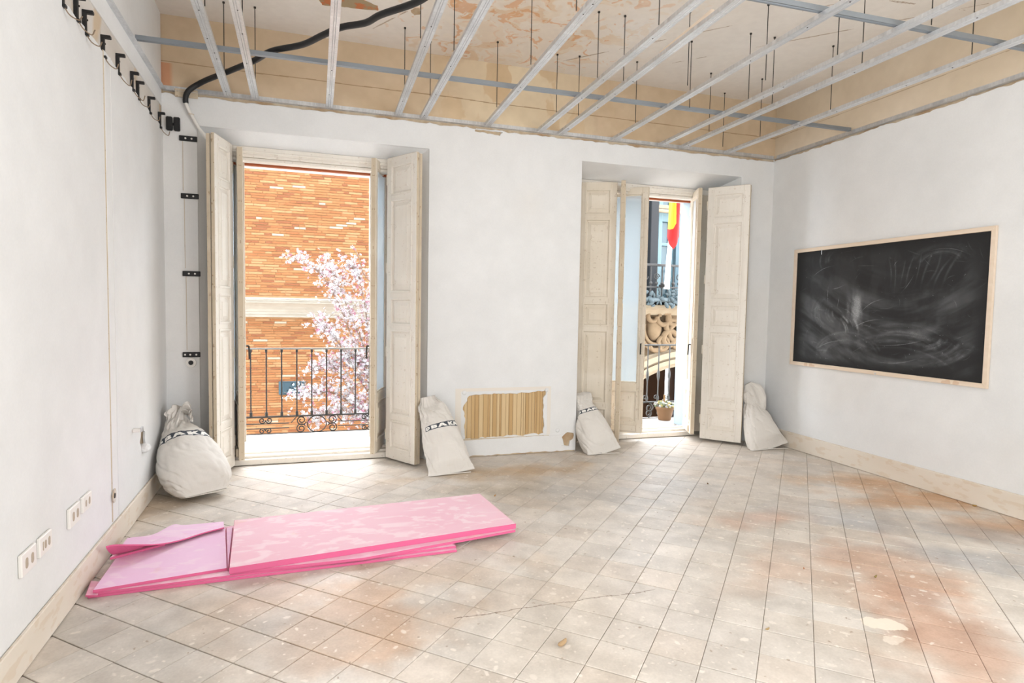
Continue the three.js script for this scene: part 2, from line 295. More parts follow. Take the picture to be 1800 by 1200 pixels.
{
  const clip = (poly, nx, nz, d) => { const o = []; for (let i = 0; i < poly.length; i++) { const a = poly[i], b = poly[(i + 1) % poly.length], da = nx * a[0] + nz * a[1] - d, db = nx * b[0] + nz * b[1] - d; if (da <= 0) o.push(a); if (da * db < 0) { const t = da / (da - db); o.push([a[0] + (b[0] - a[0]) * t, a[1] + (b[1] - a[1]) * t]); } } return o; };
  const area = (p) => { let s = 0; for (let i = 0; i < p.length; i++) { const a = p[i], b = p[(i + 1) % p.length]; s += a[0] * b[1] - a[1] * b[0]; } return s / 2; };
  const room = (p) => clip(clip(clip(clip(p, -1, AL, -0.004), 1, -AR, W - 0.004), 0, -1, -0.003), 0, 1, REAR - 0.004);
  const recess = (w) => (p) => clip(clip(clip(clip(p, 0, 1, 0.002), 0, -1, -w.zf - 0.002), -1, 0, -w.x0 - 0.01), 1, 0, w.x1 - 0.01);
  const regions = [room, recess(WIN[0]), recess(WIN[1])];
  const pieces = [], R = rng(5);
  for (let i = -45; i < 45; i++) for (let j = -45; j < 45; j++) {
    const g = 0.0011, e = 0.0024, c = [[i * TS + g, j * TS + e], [(i + 1) * TS - g, j * TS + e], [(i + 1) * TS - g, (j + 1) * TS - e], [i * TS + g, (j + 1) * TS - e]].map(([a, b]) => [T0.x + a * ex[0] + b * ez[0], T0.z + a * ex[1] + b * ez[1]]);
    const dy = (R() - 0.5) * 0.0016;
    for (const r of regions) { const p = r(c); if (p.length > 2 && Math.abs(area(p)) > 0.0004) pieces.push({ p, dy }); }
  }
  const vp = new THREE.Matrix4().multiplyMatrices(camera.projectionMatrix, camera.matrixWorldInverse);
  for (const q of pieces) {
    const cx = q.p.reduce((s, a) => s + a[0], 0) / q.p.length, cz = q.p.reduce((s, a) => s + a[1], 0) / q.p.length;
    q.cx = cx; q.cz = cz;
    const n = V(cx, 0, cz).applyMatrix4(vp), front = V(cx, 0, cz).applyMatrix4(camera.matrixWorldInverse).z < -0.3;
    q.size = front && Math.abs(n.x) < 1.03 && Math.abs(n.y) < 1.06 ? Math.abs(area(q.p)) / V(cx, 0, cz).distanceTo(C) ** 3 : 0;
  }
  pieces.sort((a, b) => b.size - a.size);
  const geo = ({ p, dy, cx, cz }) => {
    if (area(p) > 0) p = p.slice().reverse();
    const n = p.length, ch = 0.0022, pos = [], top = [];
    const inner = p.map(([x, z]) => { const d = Math.hypot(x - cx, z - cz) || 1, k = Math.min(ch * 1.4, d * 0.4); return [x + (cx - x) / d * k, z + (cz - z) / d * k]; });
    const y = dy, y1 = dy - ch * 0.7, y0 = -0.007;
    for (let i = 1; i < n - 1; i++) top.push([inner[0], inner[i], inner[i + 1]]);
    for (const t of top) for (const [x, z] of t) pos.push(x, y, z);
    for (let i = 0; i < n; i++) { const j = (i + 1) % n; const q = [[...inner[i], y], [...inner[j], y], [...p[j], y1], [...p[i], y1]], s = [[...p[i], y1], [...p[j], y1], [...p[j], y0], [...p[i], y0]]; for (const f of [q, s]) for (const k of [0, 2, 1, 0, 3, 2]) pos.push(f[k][0], f[k][2], f[k][1]); }
    const g = new THREE.BufferGeometry(); g.setAttribute('position', new THREE.Float32BufferAttribute(pos, 3)); g.computeVertexNormals();
    const uv = new Float32Array(pos.length / 3 * 2); for (let i = 0; i < pos.length / 3; i++) { uv[i * 2] = pos[i * 3]; uv[i * 2 + 1] = pos[i * 3 + 2]; } g.setAttribute('uv', new THREE.BufferAttribute(uv, 2));
    return g;
  };
  pieces.slice(0, 300).forEach((q, i) => { const m = mesh('tile', geo(q), M.tile, floorStruct); m.name = i ? 'tile_' + String(i).padStart(3, '0') : 'tile'; });
  const rest = mesh('tile_field', pieces.slice(300).map(geo), M.tile, floorStruct); rest.userData.kind = 'stuff';
}

// ---------------------------------------------------------------- walls
const wallBack = structure('wall_back', 'white plastered wall with two balcony doors and a bared patch', 'wall');
{
  // plaster coat, broken along its top edge, with two bared patches
  const top = H - 0.035, s = new THREE.Shape(), pts = [V2(-0.01, 0)];
  for (const w of WIN) pts.push(V2(w.x0, 0), V2(w.x0, w.top0), V2(w.x1, w.top0), V2(w.x1, 0));
  pts.push(V2(W + 0.01, 0), V2(W + 0.01, top));
  for (const p of ragged(V2(W - 0.01, top), V2(-0.01, top), 0.03, 0.016, 12).slice(1)) pts.push(V2(p.x, Math.min(p.y, H - 0.012)));
  pts.push(V2(-0.01, top));
  s.setFromPoints(pts);
  const hole = (c, amp, seed) => { const o = []; for (let i = 0; i < c.length; i++) o.push(...ragged(V2(...c[i]), V2(...c[(i + 1) % c.length]), 0.022, amp, seed + i)); return new THREE.Path(o); };
  s.holes.push(hole([[2.415, 0.168], [2.405, 0.38], [2.4, 0.48], [2.45, 0.565], [2.75, 0.575], [3.0, 0.58], [3.205, 0.6], [3.175, 0.5], [3.185, 0.3], [3.18, 0.19], [2.8, 0.178]], 0.02, 200));
  s.holes.push(hole([[3.40, 0.06], [3.375, 0.14], [3.43, 0.185], [3.5, 0.17], [3.497, 0.12], [3.46, 0.1], [3.45, 0.05]], 0.012, 220));
  const cx = 2.57; // knocked-off bit under the channel
  s.holes.push(hole([[cx - 0.1, 2.94], [cx + 0.13, 2.925], [cx + 0.16, 2.955], [cx - 0.09, 2.962]], 0.012, 240));
  mesh('plaster_coat', uvm(new THREE.ExtrudeGeometry(s, { depth: 0.014, bevelEnabled: true, bevelSize: 0.003, bevelThickness: 0.003, bevelOffset: -0.003, bevelSegments: 1 }).translate(0, 0, -0.017)), M.plaster, wallBack);
  // masonry piers with splayed reveals, then lintels with sloping soffits
  const zb = -0.016, [a, b] = WIN, pier = [
    [[-0.3, zb], [a.x0, zb], [a.xf0, a.zf], [a.xf0, a.zf - 0.2], [a.or0, a.zf - 0.2], [a.or0, ZO], [-0.3, ZO]],
    [[a.x1, zb], [b.x0, zb], [b.xf0, b.zf], [b.xf0, b.zf - 0.2], [b.or0, b.zf - 0.2], [b.or0, ZO], [a.or1, ZO], [a.or1, a.zf - 0.2], [a.xf1, a.zf - 0.2], [a.xf1, a.zf]],
    [[b.x1, zb], [W + 0.3, zb], [W + 0.3, ZO], [b.or1, ZO], [b.or1, b.zf - 0.2], [b.xf1, b.zf - 0.2], [b.xf1, b.zf]],
  ];
  for (const p of pier) mesh('reveal_masonry', prism(p, -0.05, H), M.plaster, wallBack);
  for (const w of WIN) mesh('lintel', alongX([[zb, w.top0], [w.zf, w.topf], [w.zf - 0.2, w.topf], [w.zf - 0.2, w.ot], [ZO, w.ot], [ZO, H], [zb, H]], w.xf0 - 0.28 < w.x0 ? w.x0 - 0.02 : w.x0, w.x1 + 0.02), M.plaster, wallBack);
  mesh('bared_render', [bx(2.2, 3.512, 0.02, 0.75, -0.0205, -0.0146, 0), bx(-0.01, W, 2.85, H, -0.019, -0.0146, 0)], M.raw, wallBack);
  // bared vertical slats behind the missing plaster
  const R = rng(31), slat = [std({ color: new THREE.Color('#c9a878') }), std({ color: new THREE.Color('#c2a070') }), std({ color: new THREE.Color('#cdae80') }), std({ color: new THREE.Color('#d6bb90') })];
  let x = 2.37, k = 0;
  while (x < 3.21) { const w = 0.016 + R() * 0.03, dp = R() * 0.006; const m = mesh('slat', bx(x, x + w - 0.003, 0.15 + R() * 0.01, 0.62, -0.03, -0.0125 + dp, 0.003), slat[Math.floor(R() * 4)], wallBack); m.name = k ? 'slat_' + String(k).padStart(3, '0') : 'slat'; k++; x += w; }
  mesh('unpainted_strip', [bx(2.32, 3.25, 0.605, 0.635, -0.001, 0.0008, 0), bx(2.32, 2.375, 0.175, 0.605, -0.001, 0.0008, 0), bx(3.215, 3.25, 0.175, 0.605, -0.001, 0.0008, 0)], std({ color: new THREE.Color('#e6dfd5'), roughness: 0.95 }), wallBack);
  mesh('timber_ledge', bx(2.38, 3.24, 0.152, 0.168, -0.02, 0.004, 0.003), M.edge, wallBack);
  // upper wall in old ochre paint
  mesh('ochre_band', bx(-0.3, W + 0.3, H, HC + 0.2, ZO, -0.012, 0), M.ochre, wallBack);
}
const S0 = SIDE_Z - SIDE_W / 2, S1 = SIDE_Z + SIDE_W / 2;
const pierced = (x0, x1, top) => [bx(x0, x1, -0.05, top, -0.3, S0, 0), bx(x0, x1, -0.05, top, S1, 8, 0), bx(x0, x1, -0.05, SIDE_Y[0], S0, S1, 0), bx(x0, x1, SIDE_Y[1], top, S0, S1, 0)];
function sideWall(name, label, x0, a, sgn) {
  const g = structure(name, label, 'wall');
  g.position.set(x0, 0, 0); g.rotation.y = Math.atan(a);
  g.userData.inner = 0;
  return g;
}
const wallLeft = sideWall('wall_left', 'white plastered wall with sockets and a row of cable clips', 0, AL, -1);
const HOLE = leftAt(251, 773);
mesh('masonry', [bx(-0.3, -0.012, -0.05, HC + 0.2, -0.3, HOLE.z - 0.075, 0), bx(-0.3, -0.012, -0.05, HOLE.y - 0.08, HOLE.z - 0.075, HOLE.z + 0.075, 0), bx(-0.3, -0.012, HOLE.y + 0.08, HC + 0.2, HOLE.z - 0.075, HOLE.z + 0.075, 0), bx(-0.3, -0.2, HOLE.y - 0.08, HOLE.y + 0.08, HOLE.z - 0.075, HOLE.z + 0.075, 0), bx(-0.3, -0.012, -0.05, HC + 0.2, HOLE.z + 0.075, S0, 0), ...pierced(-0.3, -0.012, HC + 0.2).slice(1)], M.strip, wallLeft);
{
  // lower plaster coat stops along a broken edge under the chased strip; a punched hole near the corner
  const s = new THREE.Shape(), L = 7.9, e = 2.655; // shape x = -z
  const pts = [V2(-L, 0), V2(0.0, 0), V2(0.0, e + 0.06)];
  for (const p of ragged(V2(-0.02, e + 0.05), V2(-L, e - 0.05), 0.04, 0.014, 300)) pts.push(p);
  pts.push(V2(-L, e - 0.05)); s.setFromPoints(pts);
  s.holes.push(new THREE.Path([V2(-S1, SIDE_Y[0]), V2(-S0, SIDE_Y[0]), V2(-S0, Math.min(SIDE_Y[1], 2.55)), V2(-S1, Math.min(SIDE_Y[1], 2.55))]));
  const h = HOLE, R = rng(9), o = [];
  for (let i = 0; i < 14; i++) { const t = i / 14 * Math.PI * 2, r = 0.055 + R() * 0.03; o.push(V2(-h.z + Math.cos(t) * r, h.y + Math.sin(t) * r * 1.15)); }
  s.holes.push(new THREE.Path(o));
  mesh('plaster_coat', uvm(new THREE.ExtrudeGeometry(s, { depth: 0.012, bevelEnabled: false }).rotateY(Math.PI / 2).translate(-0.012, 0, 0)), M.plaster, wallLeft);
  const s2 = new THREE.Shape([V2(-8, 2.83), V2(0, 2.87), V2(0, HC + 0.1), V2(-8, HC + 0.1)]);
  mesh('upper_plaster', uvm(new THREE.ExtrudeGeometry(s2, { depth: 0.006, bevelEnabled: false }).rotateY(Math.PI / 2).translate(-0.0118, 0, 0)), M.plaster, wallLeft);
  const lump = new THREE.IcosahedronGeometry(0.045, 3); const p = lump.attributes.position; for (let i = 0; i < p.count; i++) { const v = V(p.getX(i), p.getY(i), p.getZ(i)); v.multiplyScalar(0.75 + fbm(v.x * 30 + 4, v.y * 30 + v.z * 20, 3, 12) * 0.5); p.setXYZ(i, v.x * 0.8, v.y * 0.7, v.z); } lump.computeVertexNormals();
  mesh('broken_plaster', lump.translate(0.008, h.y - 0.055, h.z - 0.01), M.plaster, wallLeft);
  // chase with two open edges running down the wall
  const pz = leftAt(190, 300).z;
  mesh('cable_chase_cover', [bx(-0.002, 0.006, 0.15, 2.69, pz - 0.05, pz + 0.05, 0.002), bx(-0.002, 0.009, 0.15, 2.69, pz - 0.056, pz - 0.05, 0.001)], M.plaster, wallLeft);
  mesh('chase_gap', bx(-0.002, 0.003, 0.15, 2.69, pz + 0.05, pz + 0.058, 0.001), M.edge, wallLeft);
}
const wallRight = sideWall('wall_right', 'white plastered wall carrying the chalkboard', W, AR, 1);
{
  const s = new THREE.Shape(), L = 7.9, top = H - 0.03, pts = [V2(0, 0), V2(L, 0)];
  for (const p of ragged(V2(L, top), V2(0, top), 0.03, 0.014, 400)) pts.push(V2(p.x, Math.min(p.y, H - 0.01)));
  pts.push(V2(0, top)); s.setFromPoints(pts);
  s.holes.push(new THREE.Path([V2(S0, SIDE_Y[0]), V2(S1, SIDE_Y[0]), V2(S1, SIDE_Y[1]), V2(S0, SIDE_Y[1])]));
  mesh('plaster_coat', uvm(new THREE.ExtrudeGeometry(s, { depth: 0.014, bevelEnabled: false }).rotateY(-Math.PI / 2).translate(0.014, 0, 0)), M.plaster, wallRight);
  mesh('masonry', pierced(0.0145, 0.3, H), M.raw, wallRight);
  mesh('beige_band', bx(0.011, 0.3, H, HC + 0.2, -0.3, 8, 0), M.beige, wallRight);
}
const ceiling = structure('ceiling', 'old off-white ceiling with orange flaking damp patches', 'ceiling');
mesh('skim_coat', bx(-0.25, W + 0.25, HC, HC + 0.2, -0.05, REAR + 0.1, 0), M.ceiling, ceiling);
{ // two places where the ceiling has broken open
  const hole = (pts, seed, mat, y) => { const o = []; for (let i = 0; i < pts.length; i++) o.push(...ragged(V2(...pts[i]), V2(...pts[(i + 1) % pts.length]), 0.02, 0.014, seed + i)); return uvm(new THREE.ExtrudeGeometry(new THREE.Shape(o), { depth: 0.004, bevelEnabled: false }).rotateX(Math.PI / 2).translate(0, y, 0)); };
  const q = (u, v) => { const p = floorAt(u, v, HC); return [p.x, p.z]; };
  mesh('bared_lath', hole([q(560, -6), q(566, 8), q(610, 12), q(640, 16), q(665, 18), q(664, 10), q(645, 2), q(620, -8)], 500, M.raw, HC + 0.001), std({ map: tex(256, 256, 0.5, 0.5, (x, y) => mix3([196, 120, 76], [168, 148, 116], sm(0.42, 0.55, fbm(x * 14, y * 14, 4, 505)))), roughness: 1 }), ceiling);
  mesh('lamp_hook_hole', hole([q(722, 18), q(728, 26), q(738, 25), q(738, 15), q(730, 14)], 520, M.raw, HC + 0.001), M.raw, ceiling);
}
const wallRear = structure('wall_rear', 'plain white plastered wall behind the viewer', 'wall');
mesh('plaster_coat', bx(-0.3, W + 0.5, -0.2, HC + 0.2, REAR, REAR + 0.3, 0), M.plaster, wallRear);
[[0, AL, -1], [W, AR, 1]].forEach(([x0, a, sg], k) => {  // invented side windows, out of view, added to brighten the room
  const g = structure('window_' + (k + 3), k ? 'added glowing window for fill light, unseen in the chalkboard wall behind the viewer' : 'added glowing window for fill light, unseen in the socket wall behind the viewer', 'window');
  g.position.x = x0; g.rotation.y = Math.atan(a);
  const b = (u0, u1, y0, y1, z0, z1) => bx(Math.min(sg * u0, sg * u1), Math.max(sg * u0, sg * u1), y0, y1, z0, z1, 0.003), [Y0, Y1] = SIDE_Y;
  mesh('window_frame', [b(0.1, 0.16, Y0, Y1, S0, S0 + 0.06), b(0.1, 0.16, Y0, Y1, S1 - 0.06, S1), b(0.1, 0.16, Y0, Y0 + 0.06, S0, S1), b(0.1, 0.16, Y1 - 0.06, Y1, S0, S1), b(0.1, 0.16, Y0, Y1, SIDE_Z - 0.03, SIDE_Z + 0.03)], M.paint, g);
  mesh('added_glow_pane', b(0.12, 0.13, Y0 + 0.02, Y1 - 0.02, S0 + 0.02, S1 - 0.02), std({ color: new THREE.Color('#f2f5f7'), emissive: new THREE.Color('#f2f7ff'), emissiveIntensity: 0.9, roughness: 0.6 }), g);  // self-lit pane added along with the fill light
});
// baseboards
{
  const bl = structure('baseboard_left', 'cream painted skirting board', 'baseboard'); bl.rotation.y = Math.atan(AL);
  mesh('board', bx(0.001, 0.017, 0.0015, 0.143, 0.02, REAR - 0.02, 0.004), M.baseCream, bl);
  const br = structure('baseboard_right', 'cream painted skirting board', 'baseboard'); br.position.x = W; br.rotation.y = Math.atan(AR);
  mesh('board', bx(-0.022, -0.001, 0.0015, 0.165, 0.02, REAR - 0.02, 0.004), M.baseCream, br);
  const bb = structure('baseboard_back', 'chipped plaster plinth under the bared slats', 'baseboard');
  const s = new THREE.Shape(), pts = [V2(3.512, 0.012), V2(3.512, 0.045), V2(3.44, 0.05), V2(3.37, 0.06), V2(3.355, 0.15), V2(3.36, 0.166)];
  for (const p of ragged(V2(3.35, 0.165), V2(2.07, 0.155), 0.03, 0.004, 600)) pts.push(p);
  for (const p of ragged(V2(2.07, 0.012), V2(3.5, 0.012), 0.03, 0.014, 610)) pts.push(V2(p.x, Math.max(0.003, p.y)));
  s.setFromPoints(pts);
  mesh('plaster_plinth', uvm(new THREE.ExtrudeGeometry(s, { depth: 0.01, bevelEnabled: false }).translate(0, 0, 0)), M.plaster, bb);
  mesh('raw_foot', bx(2.07, 3.51, 0.001, 0.02, 0.0, 0.006, 0.001), M.raw, bb);
}
// perimeter channels of the hung ceiling
const trim = (n, geo, label) => { const g = structure('trim_' + n, label, 'trim'); mesh('track', geo, M.steel, g); return g; };
trim(1, [bx(0.0, W, H - 0.012, H - 0.0105, -0.012, 0.026, 0), bx(0.0, W, H - 0.0125, H + 0.03, -0.012, -0.0105, 0)], 'galvanised edge track along the window wall');
{
  const a = trim(2, [bx(-0.005, 0.03, H - 0.012, H - 0.0105, 0.02, 7.5, 0), bx(-0.006, -0.0045, H - 0.012, H + 0.03, 0.02, 7.5, 0)], 'galvanised edge track along the socket wall'); a.rotation.y = Math.atan(AL);
  const b = trim(3, [bx(-0.024, 0.012, H - 0.012, H - 0.0105, 0.02, 7.5, 0), bx(0.0095, 0.011, H - 0.012, H + 0.03, 0.02, 7.5, 0)], 'galvanised edge track along the chalkboard wall'); b.position.x = W; b.rotation.y = Math.atan(AR);
}

// ---------------------------------------------------------------- balcony door frames (window_1, window_2)
WIN.forEach((w, i) => {
  const g = structure('window_' + (i + 1), i ? 'cream timber balcony door frame near the chalkboard' : 'cream timber balcony door frame near the socket wall', 'door frame');
  const { zf, xf0, xf1, ox0, ox1, topf, headY } = w, z2 = zf - 0.11;
  mesh('jamb', [bx(xf0, ox0 + 0.005, 0, topf, z2, zf, 0.004), bx(xf0 + 0.02, ox0 - 0.01, 0.05, headY + 0.04, zf, zf + 0.012, 0.004)], M.paintWorn, g);
  mesh('jamb', [bx(ox1 - 0.005, xf1, 0, topf, z2, zf, 0.004), bx(ox1 + 0.01, xf1 - 0.02, 0.05, headY + 0.04, zf, zf + 0.012, 0.004)], M.paintWorn, g);
  mesh('head', [bx(xf0 + 0.002, xf1 - 0.002, headY + 0.05, topf - 0.001, z2 + 0.003, zf + 0.004, 0.004), bx(ox0, ox1, headY + 0.06, headY + 0.078, zf - 0.02, zf + 0.012, 0.005), bx(ox0, ox1, headY + 0.028, headY + 0.054, z2, zf - 0.006, 0.005), bx(ox0, ox1, headY, headY + 0.027, z2, zf - 0.018, 0.005)], M.paint, g);
  mesh('varnished_stop', [bx(ox0, ox1, headY - 0.008, headY + 0.04, z2 - 0.085, z2 - 0.045, 0.003), bx(ox1 - 0.012, ox1 + 0.012, 0.08, headY, z2 - 0.06, z2 - 0.01, 0.003), bx(ox0 - 0.012, ox0 + 0.012, 0.08, headY, z2 - 0.06, z2 - 0.01, 0.003)], M.varnish, g);
  mesh('threshold', [bx(xf0, xf1, 0.0015, 0.05, zf - 0.05, zf, 0.005), bx(xf0, xf1, 0.0015, 0.072, zf - 0.12, zf - 0.05, 0.005), bx(ox0, ox1, 0.04, 0.088, zf - 0.17, zf - 0.12, 0.004)], M.paint, g);
  mesh('rain_bar', [bx(ox0, ox1, 0.03, 0.078, zf - 0.205, zf - 0.175, 0.003), bx(ox0, ox1, 0.03, 0.068, zf - 0.24, zf - 0.21, 0.003)], std({ color: new THREE.Color('#9b948a'), roughness: 0.6, metalness: 0.3 }), g);
  mesh('latch_plate', bx((ox0 + ox1) / 2 - 0.02, (ox0 + ox1) / 2 + 0.01, headY + 0.085, headY + 0.1, zf, zf + 0.003, 0.001), M.dark, g);
});

// ---------------------------------------------------------------- shutters and glazed leaves
function panelGeo(x0, x1, y0, y1, t, rings) {   // fielded panel, both faces
  const pos = [], R = (k) => { const i = k[0]; return [[x0 + i, y0 + i], [x1 - i, y0 + i], [x1 - i, y1 - i], [x0 + i, y1 - i]]; };
  for (const s of [1, -1]) {
    const q = (a, b, c, d) => { for (const v of s > 0 ? [a, b, c, a, c, d] : [a, c, b, a, d, c]) pos.push(v[0], v[1], v[2]); };
    for (let k = 0; k < rings.length - 1; k++) { const A = R(rings[k]), B = R(rings[k + 1]), za = s * (t / 2 - rings[k][1]), zb = s * (t / 2 - rings[k + 1][1]); for (let e = 0; e < 4; e++) { const f = (e + 1) % 4; q([...A[e], za], [...A[f], za], [...B[f], zb], [...B[e], zb]); } }
    const B = R(rings[rings.length - 1]), z = s * (t / 2 - rings[rings.length - 1][1]); q([...B[0], z], [...B[1], z], [...B[2], z], [...B[3], z]);
  }
  const g = new THREE.BufferGeometry(); g.setAttribute('position', new THREE.Float32BufferAttribute(pos, 3)); g.computeVertexNormals(); return uvm(g);
}
const RINGS = [[-0.007, 0.001], [-0.006, -0.005], [0.006, -0.005], [0.013, 0.002], [0.015, 0.0125], [0.026, 0.0125], [0.056, 0.001], [0.057, -0.0015]];
const PANELS = [[0.036, 0.13], [0.152, 0.433], [0.453, 0.538], [0.56, 0.861], [0.879, 0.973]];
function leaf(w, h, t, zc, parent, mat = M.paint) {   // x from the hinge, y up
  const s = Math.min(0.062, w * 0.18), parts = [bx(0, s, 0, h, zc - t / 2, zc + t / 2, 0.003), bx(w - s, w, 0, h, zc - t / 2, zc + t / 2, 0.003)];
  let y = 0;
  for (const [a, b] of [...PANELS, [1, 1]]) { parts.push(bx(s, w - s, y, a * h, zc - t / 2 + 0.0005, zc + t / 2 - 0.0005, 0.0015)); y = b * h; }
  const m = mesh('leaf', parts, mat, parent);
  for (const [a, b] of PANELS) mesh('panel', panelGeo(s, w - s, a * h, b * h, t, RINGS).translate(0, 0, zc), mat, m);
  return m;
}
const aim = (g, x, y, z, tx, tz) => { g.position.set(x, y, z); g.rotation.y = Math.atan2(-(tz - z), tx - x); return Math.hypot(tx - x, tz - z); };
function hinges(parent, h, z, x = -0.004) { for (const k of [0.08, 0.36, 0.64, 0.93]) mesh('hinge', new THREE.CylinderGeometry(0.007, 0.007, 0.09, 10).translate(x, k * h, z), M.paintWorn, parent); }
function screws(parent, x, h, zs, seed) { const R = rng(seed); for (const k of [0.07, 0.2, 0.41, 0.55, 0.72, 0.9]) mesh('screw_stain', new THREE.CylinderGeometry(0.006, 0.006, 0.003, 8).rotateZ(Math.PI / 2).translate(x, (k + R() * 0.03) * h, zs), M.edge, parent); }
function shutter(label, hx, hz, tx, tz, y, h, dir) {   // two leaves folded together; dir = side of the line on which they lie
  const g = thing('folding_shutter', label, 'shutter', 'panelled shutters of the balcony doors');
  const w = aim(g, hx, y, hz, tx, tz), t = 0.028;
  const a = leaf(w, h, t, dir * t / 2, g), b = leaf(w - 0.006, h - 0.004, t, dir * (t * 1.5 + 0.009), g, M.paintWorn);
  mesh('leaf_edge', bx(w, w + 0.002, 0.004, h - 0.004, Math.min(dir * 0.002, dir * (t - 0.002)), Math.max(dir * 0.002, dir * (t - 0.002)), 0), M.edge, g);
  mesh('leaf_edge', bx(w - 0.006, w - 0.004, 0.004, h - 0.008, Math.min(dir * (t + 0.011), dir * (2 * t + 0.007)), Math.max(dir * (t + 0.011), dir * (2 * t + 0.007)), 0), M.edge, g);
  mesh('top_edge', bx(0.004, w - 0.004, h, h + 0.002, Math.min(dir * 0.003, dir * (t - 0.003)), Math.max(dir * 0.003, dir * (t - 0.003)), 0), M.edge, g);
  screws(g, w + 0.003, h, dir * t * 0.6, 40); hinges(g, h, dir * 0.004);
  return g;
}
shutter('panelled cream shutter folded back beside the corner with the tied sack', 0.475, -0.115, 0.388, 0.215, 0.018, 2.635, 1);
shutter('panelled cream shutter folded back left of the bared slats', 1.712, -0.11, 1.915, 0.235, 0.018, 2.635, -1);
shutter('panelled cream shutter folded back next to the blank sack', 5.015, -0.12, 5.285, 0.2, 0.025, 2.635, -1);
{
  const g = thing('folding_shutter', 'panelled cream shutter standing half open behind the sack in the doorway', 'shutter', 'panelled shutters of the balcony doors');
  const y = 0.02, h = 2.63;
  const w = aim(g, 3.655, y, -0.345, 4.0, -0.2);
  leaf(w, h, 0.03, 0, g, M.paintWorn); hinges(g, h, 0.01);
  const inv = g.rotation.y, l2 = leaf(0.32, h, 0.045, 0, g, M.paintWorn);
  const from = V(4.155, 0, -0.36).sub(V(3.655, 0, -0.345)).applyAxisAngle(V(0, 1, 0), -inv);
  l2.position.copy(from); l2.rotation.y = Math.atan2(-(-0.07 + 0.36), 4.0 - 4.155) - inv;
  mesh('leaf_edge', bx(0.32, 0.322, 0.004, h - 0.004, -0.02, 0.02, 0), M.edge, l2);
  screws(l2, 0.323, h, 0, 41);
}
function glazed(label, hx, hz, tx, tz, y, h, dir) {
  const g = thing('balcony_door_leaf', label, 'door', 'glazed balcony door leaves');
  const w = aim(g, hx, y, hz, tx, tz), t = 0.044, s = 0.062, gy = 0.535, mm = M.paintWorn;
  const fr = mesh('frame', [bx(0, s, 0, h, -t / 2, t / 2, 0.004), bx(w - s, w, 0, h, -t / 2, t / 2, 0.004), bx(s, w - s, h - 0.075, h, -t / 2, t / 2, 0.003), bx(s, w - s, gy - 0.085, gy, -t / 2, t / 2, 0.003), bx(s, w - s, 0, 0.11, -t / 2, t / 2, 0.003), bx(s, w - s, 0.02, 0.085, t / 2, t / 2 + 0.02, 0.008)], mm, g);
  mesh('lower_panel', panelGeo(s, w - s, 0.11, gy - 0.085, t, RINGS), mm, g);
  mesh('pane', bx(s, w - s, gy, h - 0.075, -0.0015, 0.0015, 0), M.whitened, g);
  mesh('glazing_bead', [bx(s, s + 0.012, gy, h - 0.075, -0.014, 0.014, 0.003), bx(w - s - 0.012, w - s, gy, h - 0.075, -0.014, 0.014, 0.003), bx(s, w - s, gy, gy + 0.012, -0.014, 0.014, 0.003), bx(s, w - s, h - 0.087, h - 0.075, -0.014, 0.014, 0.003)], mm, g);
  const bz = dir * (t / 2 + 0.008);
  const bolt = mesh('espagnolette_bolt', [rod(V(w - 0.03, 0.15, bz), V(w - 0.03, h - 0.12, bz), 0.006), bx(w - 0.045, w - 0.015, 0.86, 1.02, bz - 0.008, bz + 0.008, 0.004)], M.paintWorn, g);
  mesh('handle', [rod(V(w - 0.03, 0.95, bz), V(w - 0.03, 0.95, bz + dir * 0.03), 0.007), rod(V(w - 0.03, 0.95, bz + dir * 0.03), V(w - 0.03, 0.84, bz + dir * 0.034), 0.007)], M.iron, g);
  mesh('worn_edge', bx(w, w + 0.002, 0.004, h - 0.004, -t / 2 + 0.004, t / 2 - 0.004, 0), M.edge, g);
  screws(g, w + 0.003, h, 0, 43); hinges(g, h, dir * 0.02);
  return g;
}
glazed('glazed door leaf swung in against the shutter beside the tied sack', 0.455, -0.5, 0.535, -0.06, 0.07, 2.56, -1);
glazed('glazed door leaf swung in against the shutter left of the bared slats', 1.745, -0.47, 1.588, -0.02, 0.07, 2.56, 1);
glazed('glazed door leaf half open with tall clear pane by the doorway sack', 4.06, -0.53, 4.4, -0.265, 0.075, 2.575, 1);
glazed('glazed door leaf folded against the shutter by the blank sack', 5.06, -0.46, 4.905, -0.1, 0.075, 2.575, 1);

// ---------------------------------------------------------------- hung ceiling grid
function channelGeo(len, w = 0.055, h = 0.025) {
  const a = w / 2, t = 0.0016, p = [[-a, h], [-a, 0], [-0.3 * a, 0], [-0.24 * a, 0.0028], [-0.16 * a, 0], [0.16 * a, 0], [0.24 * a, 0.0028], [0.3 * a, 0], [a, 0], [a, h], [a - 0.007, h], [a - 0.007, h - t], [a - t, h - t], [a - t, t], [0.3 * a, t], [0.2 * a, 0.0042], [0.1 * a, t], [-0.1 * a, t], [-0.2 * a, 0.0042], [-0.3 * a, t], [-a + t, t], [-a + t, h - t], [-a + 0.007, h - t], [-a + 0.007, h]];
  return uvm(new THREE.ExtrudeGeometry(new THREE.Shape(p.map(([x, y]) => V2(x, y))), { depth: len, bevelEnabled: false }));
}
const CH = [[[400, 164], [345, 0]], [[448, 168], [412, 0]], [[579, 184], [591, 0]], [[700, 199], [777, 0]], [[745, 204], [857, 0]], [[858, 218], [1047, 0]], [[950, 229], [1227, 0]], [[987, 233], [1297, 0]], [[1081, 244], [1497, 0]], [[1167, 252], [1690, 0]], [[1203, 257], [1783, 0]], [[1283, 266], [1800, 68]]];
